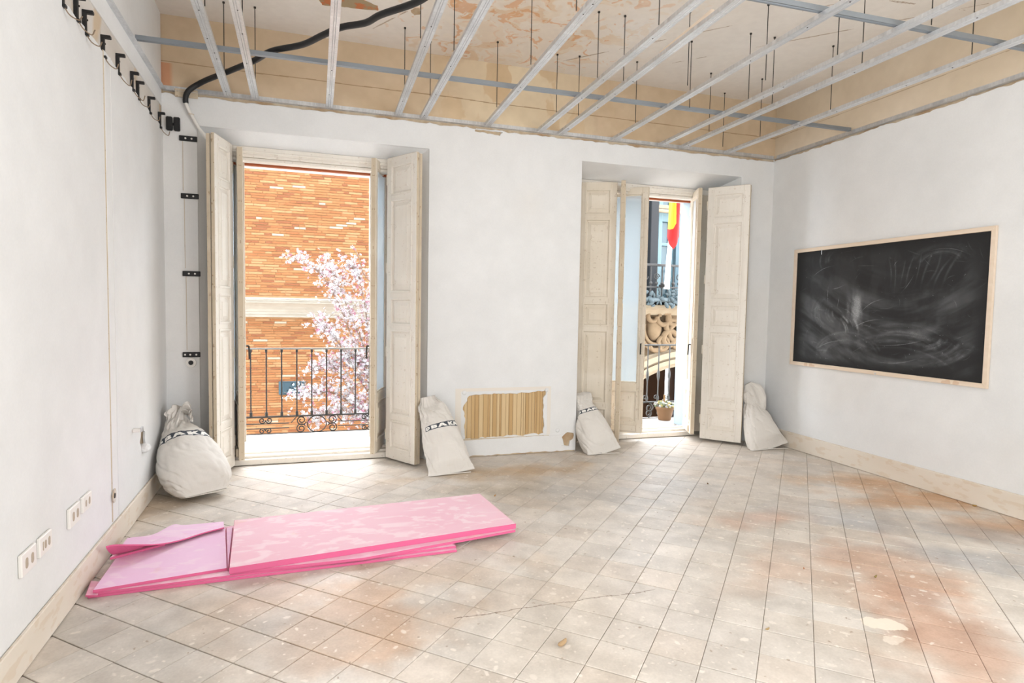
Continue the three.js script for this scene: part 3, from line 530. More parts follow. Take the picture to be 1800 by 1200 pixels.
CH.forEach(([a, b], i) => {
  const p = floorAt(...a, H), q = floorAt(...b, H), dx = (q.x - p.x) / (q.z - p.z), x0 = p.x - dx * p.z, len = 7.45;
  const g = thing('ceiling_channel', i === 7 ? 'galvanised ceiling channel with a torn timber splinter stuck on it' : `galvanised steel ceiling channel, ${['nearest', 'second', 'third', 'fourth', 'fifth', 'sixth', 'sixth', '', 'fourth', 'third', 'second', 'nearest'][i]} ${i === 0 || i === 11 ? 'to' : 'from'} the ${i < 6 ? 'socket' : 'chalkboard'} wall`, 'metal channel', 'steel channels of the hung ceiling');
  g.position.set(x0, H - 0.01, 0.012); g.rotation.y = Math.atan(dx);
  mesh('profile', channelGeo(len), M.steel, g);
  const R = rng(700 + i);
  for (let k = 0; k < 5; k++) mesh('screw', new THREE.CylinderGeometry(0.004, 0.004, 0.002, 8).translate((R() - 0.5) * 0.02, -0.001, 0.1 + R() * 3), M.dark, g);
  if (i === 7) {
    const za = floorAt(1228, 72, H).z - 0.012, s = bx(-0.012, 0.03, 0.004, 0.03, za - 0.28, za + 0.28, 0.006), pp = s.attributes.position;
    for (let k = 0; k < pp.count; k++) { const z = pp.getZ(k), e = Math.abs(z - za) / 0.28; pp.setX(k, pp.getX(k) * (1.1 - e * 0.5) - 0.015); pp.setY(k, pp.getY(k) + (z - za) * 0.03); }
    s.computeVertexNormals();
    const pl = mesh('timber_splinter', s.translate(0, 0.018, 0), std({ color: new THREE.Color('#e2d0bc') }), g); tag(pl, 'pale torn timber splinter');
  }
});
function crossChannel(a, b, label) {
  const g = thing('carrier_channel', label, 'metal channel', 'carrier channels of the hung ceiling');
  const d = b.clone().sub(a); g.position.copy(a); g.rotation.y = Math.atan2(d.x, d.z);
  mesh('profile', channelGeo(d.length(), 0.032, 0.028).translate(0, 0, 0), M.steelDull, g);
  return g;
}
crossChannel(V(0.034, H + 0.017, 0.86), V(W - 0.04, H + 0.017, 0.985), 'galvanised carrier channel crossing above the others near the window wall');
crossChannel(V(0.085, H + 0.017, 2.48), V(W - 0.085, H + 0.017, 2.67), 'galvanised carrier channel crossing above the others farther into the room');
{
  const tops = [[393, 3], [448, 12], [712, 48], [757, 72], [875, 73], [980, 95], [1019, 98], [1053, 20], [1099, 27], [1120, 108], [1213, 20], [1250, 128], [1320, 58], [1340, 138], [1351, 7], [1362, 65], [1465, 80], [1216, 72], [1274, 163]];
  const bottoms = [[360, 14], [426, 27], [739, 70], [798, 92], [933, 116], [1013, 22], [1158, 47], [1472, 99], [1515, 114], [1637, 47], [1708, 99]];
  const list = [...tops.map(([u, v]) => floorAt(u, v, HC)), ...bottoms.map(([u, v]) => floorAt(u, v, H + 0.02))];
  list.forEach((p) => {
    const o = thing('hanger_rod', 'thin threaded steel rod hanging from the old ceiling', 'rod', 'hanger rods of the hung ceiling');
    o.position.set(p.x, H + 0.03, p.z);
    mesh('shaft', new THREE.CylinderGeometry(0.003, 0.003, HC - H - 0.03, 8).translate(0, (HC - H - 0.03) / 2, 0), M.iron, o);
    mesh('nut', new THREE.CylinderGeometry(0.009, 0.009, 0.01, 6).translate(0, HC - H - 0.036, 0), M.iron, o);
  });
}
{ // hose that comes through the ceiling void and down the wall
  const pts = [[790, -40, 3.12], [740, 0, 3.1], [667, 27, 3.1], [643, 40, 3.1], [600, 48, 3.1], [567, 62, 3.09], [533, 78, 3.08], [477, 90, 3.08], [450, 105, 3.07], [403, 125, 3.07], [350, 147, 3.05]].map(([u, v, y]) => floorAt(u, v, y));
  pts.unshift(V(pts[0].x + 0.5, 3.14, pts[0].z + 0.9));
  pts.push(zAt(331, 160, 0.06), zAt(326, 172, 0.04), zAt(326.5, 181, 0.035));
  const w = [[326.5, 181, 0.035], [330, 190, 0.03], [336, 201, 0.025], [346, 219, 0.022], [358, 236, 0.02], [366, 246, 0.02]].map(([u, v, z]) => zAt(u, v, z));
  const g = thing('cable_hose', 'black hose with a white tail looping from the ceiling void to the shutter', 'hose');
  mesh('black_sheath', tube(pts, 0.02, 160, 10), M.blackPlastic, g);
  tag(mesh('white_tail', tube(w, 0.013, 40, 10), M.whitePlastic, g), 'white tail of the hose');
  mesh('tie', new THREE.TorusGeometry(0.017, 0.004, 6, 14).rotateX(Math.PI / 2).translate(w[2].x, w[2].y, w[2].z), M.paintWorn, g);
  settle(g);
  const b = zAt(330, 166, 0.01);
  tag(mesh('timber_block', bx(b.x - 0.09, b.x + 0.07, b.y - 0.025, b.y + 0.035, 0.0005, 0.02, 0.004), M.edge), 'small raw timber block on the wall behind the black hose', 'wood block');
}

// ---------------------------------------------------------------- electrics on the walls
const LN = V(1, 0, -AL).normalize(), LROT = Math.atan(AL);
function onLeft(g, p, off = 0) { g.position.copy(p).addScaledVector(LN, off); g.rotation.y = LROT; return g; }
[[110, -12], [135, 15], [150, 40], [182, 82], [208, 113], [233, 143], [243, 159], [263, 185], [281, 211]].forEach(([u, v], i) => {
  const p = leftAt(u, v), g = thing('cable_clip', `black cable clip with a loose wire, ${['ninth', 'eighth', 'seventh', 'sixth', 'fifth', 'fourth', 'third', 'second', 'nearest'][i]} ${i === 8 ? 'to' : 'from'} the junction boxes`, 'cable clip', 'row of cable clips under the ceiling');
  onLeft(g, p, -0.0115); g.scale.setScalar(0.85);
  mesh('bracket', [bx(0, 0.02, -0.06, 0.07, -0.012, 0.012, 0.002), bx(0, 0.055, 0.05, 0.07, -0.014, 0.014, 0.003), bx(0.0, 0.03, -0.072, -0.055, -0.014, 0.014, 0.003)], M.blackPlastic, g);
  const R = rng(800 + i);
  mesh('loose_wire', tube([V(0.016, -0.06, 0), V(0.04, -0.1, -0.01), V(0.07, -0.105 - R() * 0.02, -0.03), V(0.075, -0.07, -0.06 - R() * 0.03)], 0.0035, 20, 6), std({ color: new THREE.Color('#8d7a66') }), g);
  mesh('screw', new THREE.CylinderGeometry(0.006, 0.006, 0.006, 8).rotateZ(Math.PI / 2).translate(0.004, 0.045, -0.075), M.iron, g);
});
[[331, 244, 'topmost'], [334, 345, 'second from the top'], [337, 481, 'third from the top'], [337, 623, 'lowest']].forEach(([u, v, which], i) => {
  const p = zAt(u, v, 0), g = thing('mounting_plate', `black mounting plate with white screws beside the shutter, ${which} of its column`, 'mounting plate', 'black mounting plates in a column');
  g.position.copy(p);
  mesh('plate', bx(-0.063, 0.063, -0.02, 0.02, 0.0005, 0.012, 0.003), M.blackPlastic, g);
  for (const x of i === 3 ? [-0.045, -0.008, 0.035] : [-0.018, 0.025]) mesh('screw_cap', new THREE.CylinderGeometry(0.007, 0.007, 0.003, 10).rotateX(Math.PI / 2).translate(x, 0, 0.013), M.whitePlastic, g);
  if (i < 3) mesh('scratch_groove', bx(-0.042, -0.038, [-0.4, -0.56, -0.6][i], -0.022, 0.0004, 0.0014, 0), M.edge, g);
});
{
  const p = zAt(305, 218, 0), g = thing('junction_box', 'pair of black junction boxes under the cable clips', 'junction box');
  g.position.copy(p);
  for (const s of [-1, 1]) mesh('box', bx(s * 0.026 - 0.022, s * 0.026 + 0.022, -0.055, 0.05, 0.0005, 0.028, 0.008), M.blackPlastic, g);
  mesh('bridge', bx(-0.02, 0.02, -0.012, 0.004, 0.0005, 0.02, 0.002), M.blackPlastic, g);
  const k = zAt(336, 637, 0), s = thing('wall_socket', 'round white wall socket with a black centre under the lowest mounting plate', 'socket');
  s.position.copy(k);
  mesh('plate', new THREE.CylinderGeometry(0.036, 0.038, 0.01, 32).rotateX(Math.PI / 2).translate(0, 0, 0.006), M.whitePlastic, s);
  mesh('insert', new THREE.CylinderGeometry(0.018, 0.018, 0.006, 24).rotateX(Math.PI / 2).translate(0, 0, 0.011), M.blackPlastic, s);
}
{
  const stadium = (w, h) => { const s = new THREE.Shape(), r = w / 2, k = h / 2 - r; s.absarc(0, k, r, 0, Math.PI); s.absarc(0, -k, r, Math.PI, Math.PI * 2); s.closePath(); return new THREE.ExtrudeGeometry(s, { depth: 0.0015, bevelEnabled: false, curveSegments: 8 }).rotateY(Math.PI / 2); };
  const plates = [[44, 985, 0.135, 0.085, [[0.026, 0.024, 0.04], [-0.026, 0.024, 0.04]], 'white socket plate with two large oval cutouts, lowest on the wall'], [74, 955, 0.125, 0.078, [[0.032, 0.01, 0.036], [0.008, 0.02, 0.034], [-0.03, 0.02, 0.036]], 'white socket plate with three uneven cutouts beside the two-hole plate'], [126, 905, 0.138, 0.09, [[0.024, 0.026, 0.042], [-0.03, 0.026, 0.042]], 'white socket plate with two oval cutouts in the pair by the chase'], [148, 882, 0.13, 0.076, [[0.024, 0.018, 0.032], [-0.026, 0.024, 0.036]], 'white socket plate with one narrow and one wide cutout by the chase']];
  for (const [u, v, w, h, holes, label] of plates) {
    const g = onLeft(thing('socket_plate', label, 'socket', 'socket plates low on the wall'), leftAt(u, v), 0.0005);
    mesh('plate', bx(0, 0.014, -h / 2, h / 2, -w / 2, w / 2, 0.005), M.whitePlastic, g);
    for (const [z, hw, hh] of holes) mesh('cutout', stadium(hw, hh).translate(0.0135, 0, z), M.greyHole, g);
  }
  const bk = onLeft(thing('wall_bracket', 'small white metal bracket sticking out of the wall above the hole', 'bracket'), leftAt(233, 757), 0.0005);
  mesh('arm', bx(0, 0.05, -0.008, 0.012, -0.02, 0.02, 0.004), M.whitePlastic, bk); mesh('hook', bx(0.045, 0.052, -0.008, 0.022, -0.02, 0.02, 0.002), M.steel, bk);
  const jb = onLeft(thing('chase_box', 'small broken box in the wall chase above the skirting', 'junction box'), leftAt(198, 871), 0.006);
  mesh('box', new THREE.CylinderGeometry(0.035, 0.04, 0.008, 14).rotateZ(Math.PI / 2).scale(1, 1, 0.9), M.strip, jb); mesh('opening', new THREE.CylinderGeometry(0.015, 0.015, 0.003, 10).rotateZ(Math.PI / 2).translate(0.004, 0, 0), M.dark, jb);
}
// plugged fixing points around the bared slats
[[816, 690, 'above the top corner of the bared slats nearest the printed sack'], [961, 685, 'at the top corner of the bared slats toward the doorway'], [813, 769, 'at the foot of the bared slats'], [980, 756, 'above the chipped plinth corner']].forEach(([u, v, where]) => {
  const p = zAt(u, v, 0);
  tag(mesh('plaster_plug', new THREE.SphereGeometry(0.02, 14, 8).scale(1, 1, 0.3).translate(p.x, p.y, 0.002), M.plaster), 'round plaster plug ' + where, 'wall plug', 'plaster plugs around the bared slats');
});

// ---------------------------------------------------------------- chalkboard
{
  const g = thing('chalkboard', 'black chalkboard smeared with erased chalk in a raw pine frame', 'chalkboard');
  const p = [[1398, 440], [1752, 396], [1393, 641], [1743, 682]].map(([u, v]) => slopeAt(u, v, AR, W));
  const zc = (p[0].z + p[1].z + p[2].z + p[3].z) / 4, y1 = (p[0].y + p[1].y) / 2, y0 = (p[2].y + p[3].y) / 2, hw = (p[1].z + p[3].z - p[0].z - p[2].z) / 4, hh = (y1 - y0) / 2;
  g.position.set(W + AR * zc, y0, zc); g.rotation.y = Math.atan(AR) - Math.PI / 2;   // local x runs toward the viewer, local z off the wall
  const N = 1024, cw = 1024, chh = 608, buf = new Float32Array(cw * chh), R = rng(901);
  const dab = (x, y, r, a) => { for (let j = Math.max(0, y - r | 0); j < Math.min(chh, y + r); j++) for (let i = Math.max(0, x - r | 0); i < Math.min(cw, x + r); i++) { const d = Math.hypot(i - x, j - y) / r; if (d < 1) buf[j * cw + i] += a * (1 - d) * (0.4 + 1.2 * hash(i, j, 5)); } };
  const stroke = (x0, y0_, x1, y1_, bend, wdt, a) => { const n = Math.hypot(x1 - x0, y1_ - y0_) / (wdt * 0.35) | 0; for (let k = 0; k <= n; k++) { const t = k / n, b = Math.sin(t * Math.PI) * bend, dx = (x1 - x0), dy = (y1_ - y0_), L = Math.hypot(dx, dy); dab(x0 + dx * t - dy / L * b, y0_ + dy * t + dx / L * b, wdt, a * Math.sin(Math.min(1, t * 1.15) * Math.PI * 0.9 + 0.1) * (0.5 + fbm(t * 9, x0, 2, 3))); } };
  // erased sweeps: arcs fanned round a few centres, as the duster left them (image y down)
  for (const [cx, cy, r0, r1, a0, a1, n, al] of [[360, 560, 90, 190, 3.35, 6.0, 16, 0.016], [640, 700, 260, 420, 4.1, 5.6, 26, 0.014], [650, 560, 150, 260, 3.9, 5.9, 14, 0.014], [330, 330, 40, 170, 2.2, 3.9, 10, 0.009], [300, 60, 60, 180, 2.6, 4.9, 8, 0.012], [820, 130, 50, 130, 3.4, 6.1, 12, 0.013], [760, 420, 60, 190, 0.2, 1.7, 14, 0.013], [200, 430, 90, 220, 5.3, 6.3, 12, 0.013]])
    for (let k = 0; k < n; k++) { const r = r0 + (r1 - r0) * R(), b0 = a0 + R() * 0.5, b1 = a1 - R() * 0.6, w = 3 + R() * 9; const m = 70; for (let q = 0; q < m; q++) { const t = b0 + (b1 - b0) * q / m, f = fbm(q * 0.13, k * 3.1, 2, 44); dab(cx + Math.cos(t) * r * 1.25, cy + Math.sin(t) * r * 0.8, w, al * 2.6 * f); } }
  for (let k = 0; k < 26; k++) stroke(330 + R() * 110, 200 + R() * 60, 360 + R() * 90, 380 + R() * 50, (R() - 0.5) * 40, 8 + R() * 14, 0.028);
  for (let k = 0; k < 9; k++) stroke(560 + k * 42 + R() * 20, 60 + R() * 30, 570 + k * 30 + R() * 20, 200 + R() * 40, (R() - 0.5) * 30, 4 + R() * 6, 0.055);
  for (let k = 0; k < 60; k++) { const x = R() * cw, y = R() * chh, a = R() * 6.3, l = 20 + R() * 90; stroke(x, y, x + Math.cos(a) * l, y + Math.sin(a) * l * 0.5, (R() - 0.5) * 16, 1.5 + R() * 2, 0.05); }
  for (const [x0, y0_, x1, y1_, b] of [[430, 330, 560, 262, -14], [400, 400, 560, 360, -12], [170, 520, 330, 470, -10], [250, 210, 330, 190, 4], [120, 140, 260, 90, -12], [520, 480, 780, 440, 12], [230, 190, 232, 290, 6], [300, 250, 290, 310, 0], [620, 90, 600, 130, 8], [700, 160, 640, 240, -4], [760, 60, 940, 90, -18], [540, 560, 760, 520, 14]]) stroke(x0, y0_, x1, y1_, b, 2.2, 0.13);
  for (let k = 0; k < 60; k++) dab(R() * cw, R() * chh, 1.5 + R() * 1.5, 0.5);
  const big = new Uint8Array(cw * chh * 4);
  for (let j = 0; j < chh; j++) for (let i = 0; i < cw; i++) { const x = i / cw, y = j / chh, edge = sm(0, 0.09, Math.min(x, 1 - x)) * sm(0, 0.1, Math.min(y, 1 - y)), haze = (0.05 + 0.2 * sm(0.38, 0.7, fbm(x * 3 + fbm(x * 3, y * 3, 3, 907) * 1.5, y * 9 - Math.cos((x - 0.62) * 4) * 2.2, 5, 906)) * sm(0.02, 0.5, y) + 0.06 * sm(0.45, 0.7, fbm(x * 14, y * 4, 4, 908))) * edge; const v = clamp(buf[j * cw + i] * (0.35 + 0.65 * edge) + haze, 0, 0.72), k = ((chh - 1 - j) * cw + i) * 4; const n = (hash(i, j, 7) - 0.5) * 5; big[k] = 24 + v * 190 + n; big[k + 1] = 25 + v * 192 + n; big[k + 2] = 27 + v * 192 + n; big[k + 3] = 255; }
  const t = new THREE.DataTexture(big, cw, chh); t.colorSpace = THREE.SRGBColorSpace; t.magFilter = THREE.LinearFilter; t.minFilter = THREE.LinearMipmapLinearFilter; t.generateMipmaps = true; t.needsUpdate = true;
  const face = new THREE.PlaneGeometry(2 * hw - 0.05, 2 * hh - 0.05, 1, 1).translate(0, hh, 0.0125);
  const fw = 0.034, d0 = 0.003, d1 = 0.026;
  mesh('writing_surface', face, std({ map: t, roughness: 0.75 }), g);
  mesh('backing', bx(-hw + 0.01, hw - 0.01, 0.01, 2 * hh - 0.01, d0, 0.012, 0), M.dark, g);
  const pine = std({ map: tex(512, 128, 1.2, 0.3, (x, y) => { const n = fbm(x * 3, y * 30, 4, 911), k = sm(0.74, 0.78, fbm(x * 9, y * 9, 3, 912)); return mix3(mix3([236, 220, 202], [224, 203, 180], n), [190, 146, 110], k * 0.35); }), roughness: 0.7 });
  const miter = (pts) => uvm(new THREE.ExtrudeGeometry(new THREE.Shape(pts.map(([x, y]) => V2(x, y))), { depth: d1 - d0 - 0.004, bevelEnabled: true, bevelSize: 0.002, bevelThickness: 0.002, bevelOffset: -0.002, bevelSegments: 1 }).translate(0, 0, d0 + 0.002));
  const T = 2 * hh;
  mesh('frame_rail', miter([[-hw, T], [-hw + fw, T - fw], [hw - fw, T - fw], [hw, T]]), pine, g);
  mesh('frame_rail', miter([[-hw, 0], [hw, 0], [hw - fw, fw], [-hw + fw, fw]]), pine, g);
  mesh('frame_stile', miter([[-hw, 0], [-hw + fw, fw], [-hw + fw, T - fw], [-hw, T]]), pine, g);
  mesh('frame_stile', miter([[hw, 0], [hw, T], [hw - fw, T - fw], [hw - fw, fw]]), pine, g);
  mesh('nail', [rod(V(-hw * 0.63, T - 0.02, d1), V(-hw * 0.63, T - 0.075, d1), 0.003), rod(V(hw * 0.05, 0.012, d1 - 0.006), V(hw * 0.05, 0.012, d1 + 0.004), 0.007)], M.steel, g);
}

// ---------------------------------------------------------------- sacks
function sackTexture(print) {
  const c = document.createElement('canvas'); c.width = c.height = 1024; const x = c.getContext('2d');
  x.fillStyle = '#dfdad3'; x.fillRect(0, 0, 1024, 1024);
  const R = rng(55);
  for (let i = 0; i < 1024; i += 3) { x.fillStyle = `rgba(120,105,90,${0.03 + R() * 0.05})`; x.fillRect(i, 0, 1, 1024); x.fillStyle = `rgba(120,105,90,${0.03 + R() * 0.05})`; x.fillRect(0, i, 1024, 1); }
  for (let i = 0; i < 60; i++) { x.fillStyle = `rgba(150,120,90,${0.03 + R() * 0.05})`; x.beginPath(); x.ellipse(R() * 1024, R() * 1024, 6 + R() * 40, 3 + R() * 12, R() * 3, 0, 7); x.fill(); }
  if (print) {
    const y = 1024 * (1 - print.v), h = print.h, x0 = print.u0 * 1024, x1 = print.u1 * 1024;
    x.fillStyle = '#3f454d'; x.fillRect(x0, y - h / 2, x1 - x0, h);
    x.font = `bold ${Math.round(h * 0.86)}px sans-serif`; x.textBaseline = 'middle'; x.textAlign = 'left';
    const letters = 'DBAKAR', n = letters.length, step = (x1 - x0) / n;
    for (let i = 0; i < n; i++) { x.save(); x.translate(x0 + step * (i + 0.5), y + h * 0.03); const w = x.measureText(letters[i]).width || h * 0.6; x.scale(step * 0.86 / w, 1); x.lineWidth = h * 0.07; x.strokeStyle = '#f3f0ea'; x.textAlign = 'center'; x.strokeText(letters[i], 0, 0); x.fillStyle = '#f3f0ea'; x.fillText(letters[i], 0, 0); x.restore(); }
  }
  const t = new THREE.CanvasTexture(c); t.colorSpace = THREE.SRGBColorSpace; t.wrapS = THREE.RepeatWrapping; t.anisotropy = 4;
  return t;
}
function sack(label, st, wdir, o = {}) {
  // st: stations { p:[x,y,z], a: half width, b: half depth, w: wrinkle, f: ruffle } from the bottom seam to the mouth
  const N = 96, Mv = 110, seed = o.seed ?? 1, pos = [], uv = [], idx = [], wd = V(wdir[0], 0, wdir[1]).normalize();
  const curve = new THREE.CatmullRomCurve3(st.map((s) => V(...s.p)), false, 'centripetal');
  const lerpS = (t, key) => { const k = t * (st.length - 1), i = Math.min(st.length - 2, Math.floor(k)), f = k - i, g = (j) => st[clamp(j, 0, st.length - 1)][key] ?? 0, p0 = g(i - 1), p1 = g(i), p2 = g(i + 1), p3 = g(i + 2); return 0.5 * (2 * p1 + (p2 - p0) * f + (2 * p0 - 5 * p1 + 4 * p2 - p3) * f * f + (3 * p1 - p0 - 3 * p2 + p3) * f * f * f); };
  const roll = o.roll ?? 0;
  for (let j = 0; j <= Mv; j++) {
    const t = j / Mv, c = curve.getPoint(t), tg = curve.getTangent(t);
    let wv = wd.clone(); if (o.twist) wv.applyAxisAngle(tg, o.twist * sm(0.6, 1, t));
    wv.sub(tg.clone().multiplyScalar(wv.dot(tg))).normalize();
    const dv = new THREE.Vector3().crossVectors(wv, tg).normalize();
    const a = Math.max(0.004, lerpS(t, 'a')), b = Math.max(0.003, lerpS(t, 'b')), wr = Math.max(0, lerpS(t, 'w')), rf = Math.max(0, lerpS(t, 'f')), e = 2 / (2.2 + 0.9 * sm(0.35, 0, t));
    for (let i = 0; i <= N; i++) {
      const ph = i / N * Math.PI * 2, cs = Math.cos(ph), sn = Math.sin(ph);
      let x = a * Math.sign(cs) * Math.pow(Math.abs(cs), e), y = b * Math.sign(sn) * Math.pow(Math.abs(sn), e);
      const q = (fbm(cs * 2.2 + t * 5 + seed * 7, sn * 2.2 - t * 6, 4, seed) - 0.5) * 2, fold = Math.pow(1 - Math.abs(Math.sin(t * 21 + cs * 3 + sn * 2.2 + fbm(cs * 3, sn * 3 + t * 4, 2, seed + 3) * 6)), 3);
      const lon = Math.abs(Math.sin(ph * 7 + q * 2.5 + t * 3));
      const cre = Math.pow(1 - Math.abs(vn(cs * 3.1 + 9, t * 9 + sn * 2.6, seed + 8) * 2 - 1), 6);
      const r = 1 + q * 0.07 + wr * (0.2 * (lon - 0.6) + 0.09 * q) - fold * 0.045 * (0.4 + wr) - cre * 0.05 * sm(0, 0.12, t);
      x *= r; y *= r;
      y += rf * (0.035 * Math.sin(x * 26 + seed) + 0.012 * Math.sin(x * 61 + 2));
      const v = c.clone().addScaledVector(wv, x).addScaledVector(dv, y);
      if (v.y < 0.006) v.y = 0.006 + (v.y - 0.006) * 0.04;
      if (o.fence) o.fence(v);
      pos.push(v.x, Math.max(0.002, v.y), v.z); uv.push(1 - i / N, t);
    }
  }
  for (let j = 0; j < Mv; j++) for (let i = 0; i < N; i++) { const k = j * (N + 1) + i; idx.push(k, k + 1, k + N + 2, k, k + N + 2, k + N + 1); }
  for (const j of [0, Mv]) { let cx = 0, cy = 0, cz = 0; const o0 = j * (N + 1), c = pos.length / 3; for (let i = 0; i < N; i++) { cx += pos[(o0 + i) * 3] / N; cy += pos[(o0 + i) * 3 + 1] / N; cz += pos[(o0 + i) * 3 + 2] / N; } pos.push(cx, cy, cz); uv.push(0.25, j ? 0.99 : 0.01); for (let i = 0; i < N; i++) idx.push(c, o0 + i, o0 + i + 1); }
  const g = new THREE.BufferGeometry(); g.setAttribute('position', new THREE.Float32BufferAttribute(pos, 3)); g.setAttribute('uv', new THREE.Float32BufferAttribute(uv, 2)); g.setIndex(idx); g.computeVertexNormals();
  const box = new THREE.Box3().setFromBufferAttribute(g.attributes.position);
  const base = V((box.min.x + box.max.x) / 2, box.min.y, (box.min.z + box.max.z) / 2);
  const th = thing('rubble_sack', label, 'sack', 'filled white rubble sacks along the window wall');
  th.position.copy(base);
  mesh('sack_body', g.translate(-base.x, -base.y, -base.z), std({ map: sackTexture(o.print), roughness: 0.8, side: THREE.DoubleSide }), th);
  const pa = curve.getPoint(0), seam = []; for (let k = 0; k <= 14; k++) { const s = (k / 14 - 0.5) * 2 * (st[0].a * 0.8); seam.push(V(pa.x + wd.x * s, Math.max(0.006, pa.y - 0.002), pa.z + wd.z * s).sub(base)); }
  mesh('bottom_seam', tube(seam, 0.0045, 30, 6), std({ color: new THREE.Color('#ded8ce') }), th);
  return th;
}
const fatSack = sack('fat printed rubble sack with twisted mouth slumped in the corner by the socket wall', [
  { p: [0.40, 0.055, 0.775], a: 0.135, b: 0.006 }, { p: [0.375, 0.085, 0.735], a: 0.185, b: 0.075, w: 0.1 }, { p: [0.335, 0.135, 0.665], a: 0.215, b: 0.13 }, { p: [0.275, 0.19, 0.57], a: 0.225, b: 0.155 }, { p: [0.225, 0.26, 0.45], a: 0.205, b: 0.15 }, { p: [0.18, 0.335, 0.345], a: 0.165, b: 0.12, w: 0.25 }, { p: [0.14, 0.395, 0.265], a: 0.115, b: 0.085, w: 0.7 }, { p: [0.118, 0.44, 0.215], a: 0.095, b: 0.055, w: 1, f: 0.4 }, { p: [0.112, 0.5, 0.185], a: 0.125, b: 0.03, w: 0.9, f: 1 }, { p: [0.1, 0.555, 0.16], a: 0.11, b: 0.012, w: 0.8, f: 1.2 },
], [0.88, -0.47], { seed: 3, twist: 0.9, print: { v: 0.52, h: 60, u0: 0.5, u1: 0.97 }, fence: (v) => { const x = 0.022 + AL * v.z; if (v.x < x) v.x = x + (v.x - x) * 0.03; if (v.z < 0.02) v.z = 0.02; } });
{ // loose cloth of its mouth, pulled up and flopping over to one side
  const c = new THREE.CatmullRomCurve3([V(0.085, 0.375, 0.36), V(0.085, 0.44, 0.315), V(0.105, 0.51, 0.27), V(0.135, 0.565, 0.245), V(0.185, 0.57, 0.24), V(0.22, 0.53, 0.245), V(0.21, 0.49, 0.25)]);
  const n = 48, m = 14, p = [], id = [];
  for (let i = 0; i <= n; i++) for (let j = 0; j <= m; j++) {
    const t = i / n, k = j / m - 0.5, q = c.getPoint(t), w = 0.1 + 0.05 * Math.sin(t * Math.PI), wave = 0.014 * Math.sin(k * 14 + t * 7) + 0.007 * Math.sin(k * 29 - t * 11);
    const side = V(0.75 - 0.9 * t, 0.1 + 0.55 * t, 0.35).normalize();
    q.addScaledVector(side, k * w).add(V(wave * 0.5, wave * 0.4, wave + 0.02 * Math.cos(k * 3)));
    if (q.x < 0.03 + AL * q.z) q.x = 0.03 + AL * q.z;
    p.push(q.x - fatSack.position.x, q.y - fatSack.position.y, q.z - fatSack.position.z);
  }
  for (let i = 0; i < n; i++) for (let j = 0; j < m; j++) { const k = i * (m + 1) + j; id.push(k, k + 1, k + m + 2, k, k + m + 2, k + m + 1); }
  const g = new THREE.BufferGeometry(); g.setAttribute('position', new THREE.Float32BufferAttribute(p, 3)); g.setIndex(id); g.computeVertexNormals();
  mesh('mouth_cloth', g, std({ color: new THREE.Color('#e3ded7'), side: THREE.DoubleSide, roughness: 0.8 }), fatSack);
}
sack('printed rubble sack leaning on the shutter left of the bared slats', [
  { p: [2.18, 0.01, 0.54], a: 0.2, b: 0.006 }, { p: [2.165, 0.075, 0.48], a: 0.185, b: 0.085 }, { p: [2.15, 0.17, 0.405], a: 0.18, b: 0.115 }, { p: [2.13, 0.27, 0.345], a: 0.17, b: 0.115 }, { p: [2.11, 0.365, 0.29], a: 0.15, b: 0.1, w: 0.2 }, { p: [2.085, 0.445, 0.25], a: 0.13, b: 0.075, w: 0.55 }, { p: [2.05, 0.515, 0.215], a: 0.105, b: 0.045, w: 1, f: 0.8 }, { p: [2.035, 0.6, 0.2], a: 0.06, b: 0.012, w: 1, f: 1.2 },
], [1, -0.08], { seed: 11, print: { v: 0.53, h: 64, u0: 0.57, u1: 1.0 } });
sack('printed rubble sack leaning on the half open shutter in the doorway', [
  { p: [3.735, 0.01, 0.2], a: 0.185, b: 0.006 }, { p: [3.715, 0.075, 0.135], a: 0.175, b: 0.085 }, { p: [3.69, 0.165, 0.07], a: 0.17, b: 0.115 }, { p: [3.66, 0.265, 0.01], a: 0.158, b: 0.115 }, { p: [3.64, 0.355, -0.035], a: 0.13, b: 0.09, w: 0.15 }, { p: [3.625, 0.42, -0.07], a: 0.1, b: 0.065, w: 0.6 }, { p: [3.615, 0.465, -0.095], a: 0.105, b: 0.06, w: 0.9, f: 0.5 }, { p: [3.61, 0.515, -0.125], a: 0.105, b: 0.045, w: 0.7, f: 0.7 }, { p: [3.605, 0.545, -0.14], a: 0.06, b: 0.012, w: 0.5, f: 0.6 },
], [0.97, 0.14], { seed: 17, print: { v: 0.52, h: 54, u0: 0.6, u1: 1.0 }, fence: (v) => { if (v.z < 0.02 && v.x < 3.545) v.x = 3.545 + (v.x - 3.545) * 0.05; } });
sack('blank rubble sack with a drooping open mouth in the corner by the chalkboard wall', [
  { p: [5.465, 0.01, 0.43], a: 0.25, b: 0.006 }, { p: [5.445, 0.08, 0.36], a: 0.2, b: 0.09 }, { p: [5.44, 0.18, 0.3], a: 0.175, b: 0.115 }, { p: [5.44, 0.28, 0.25], a: 0.15, b: 0.1, w: 0.15 }, { p: [5.435, 0.36, 0.21], a: 0.12, b: 0.07, w: 0.7 }, { p: [5.45, 0.41, 0.19], a: 0.115, b: 0.055, w: 0.6, f: 0.2 }, { p: [5.455, 0.49, 0.165], a: 0.13, b: 0.055, w: 0.2, f: 0.5 }, { p: [5.435, 0.57, 0.145], a: 0.11, b: 0.04, w: 0.3, f: 0.5 }, { p: [5.405, 0.635, 0.135], a: 0.04, b: 0.01, w: 0.3, f: 0.2 },
], [0.95, 0.1], { seed: 23, fence: (v) => { const x = W + AR * v.z - 0.03; if (v.x > x) v.x = x + (v.x - x) * 0.05; if (v.z < 0.012) v.z = 0.012; } });

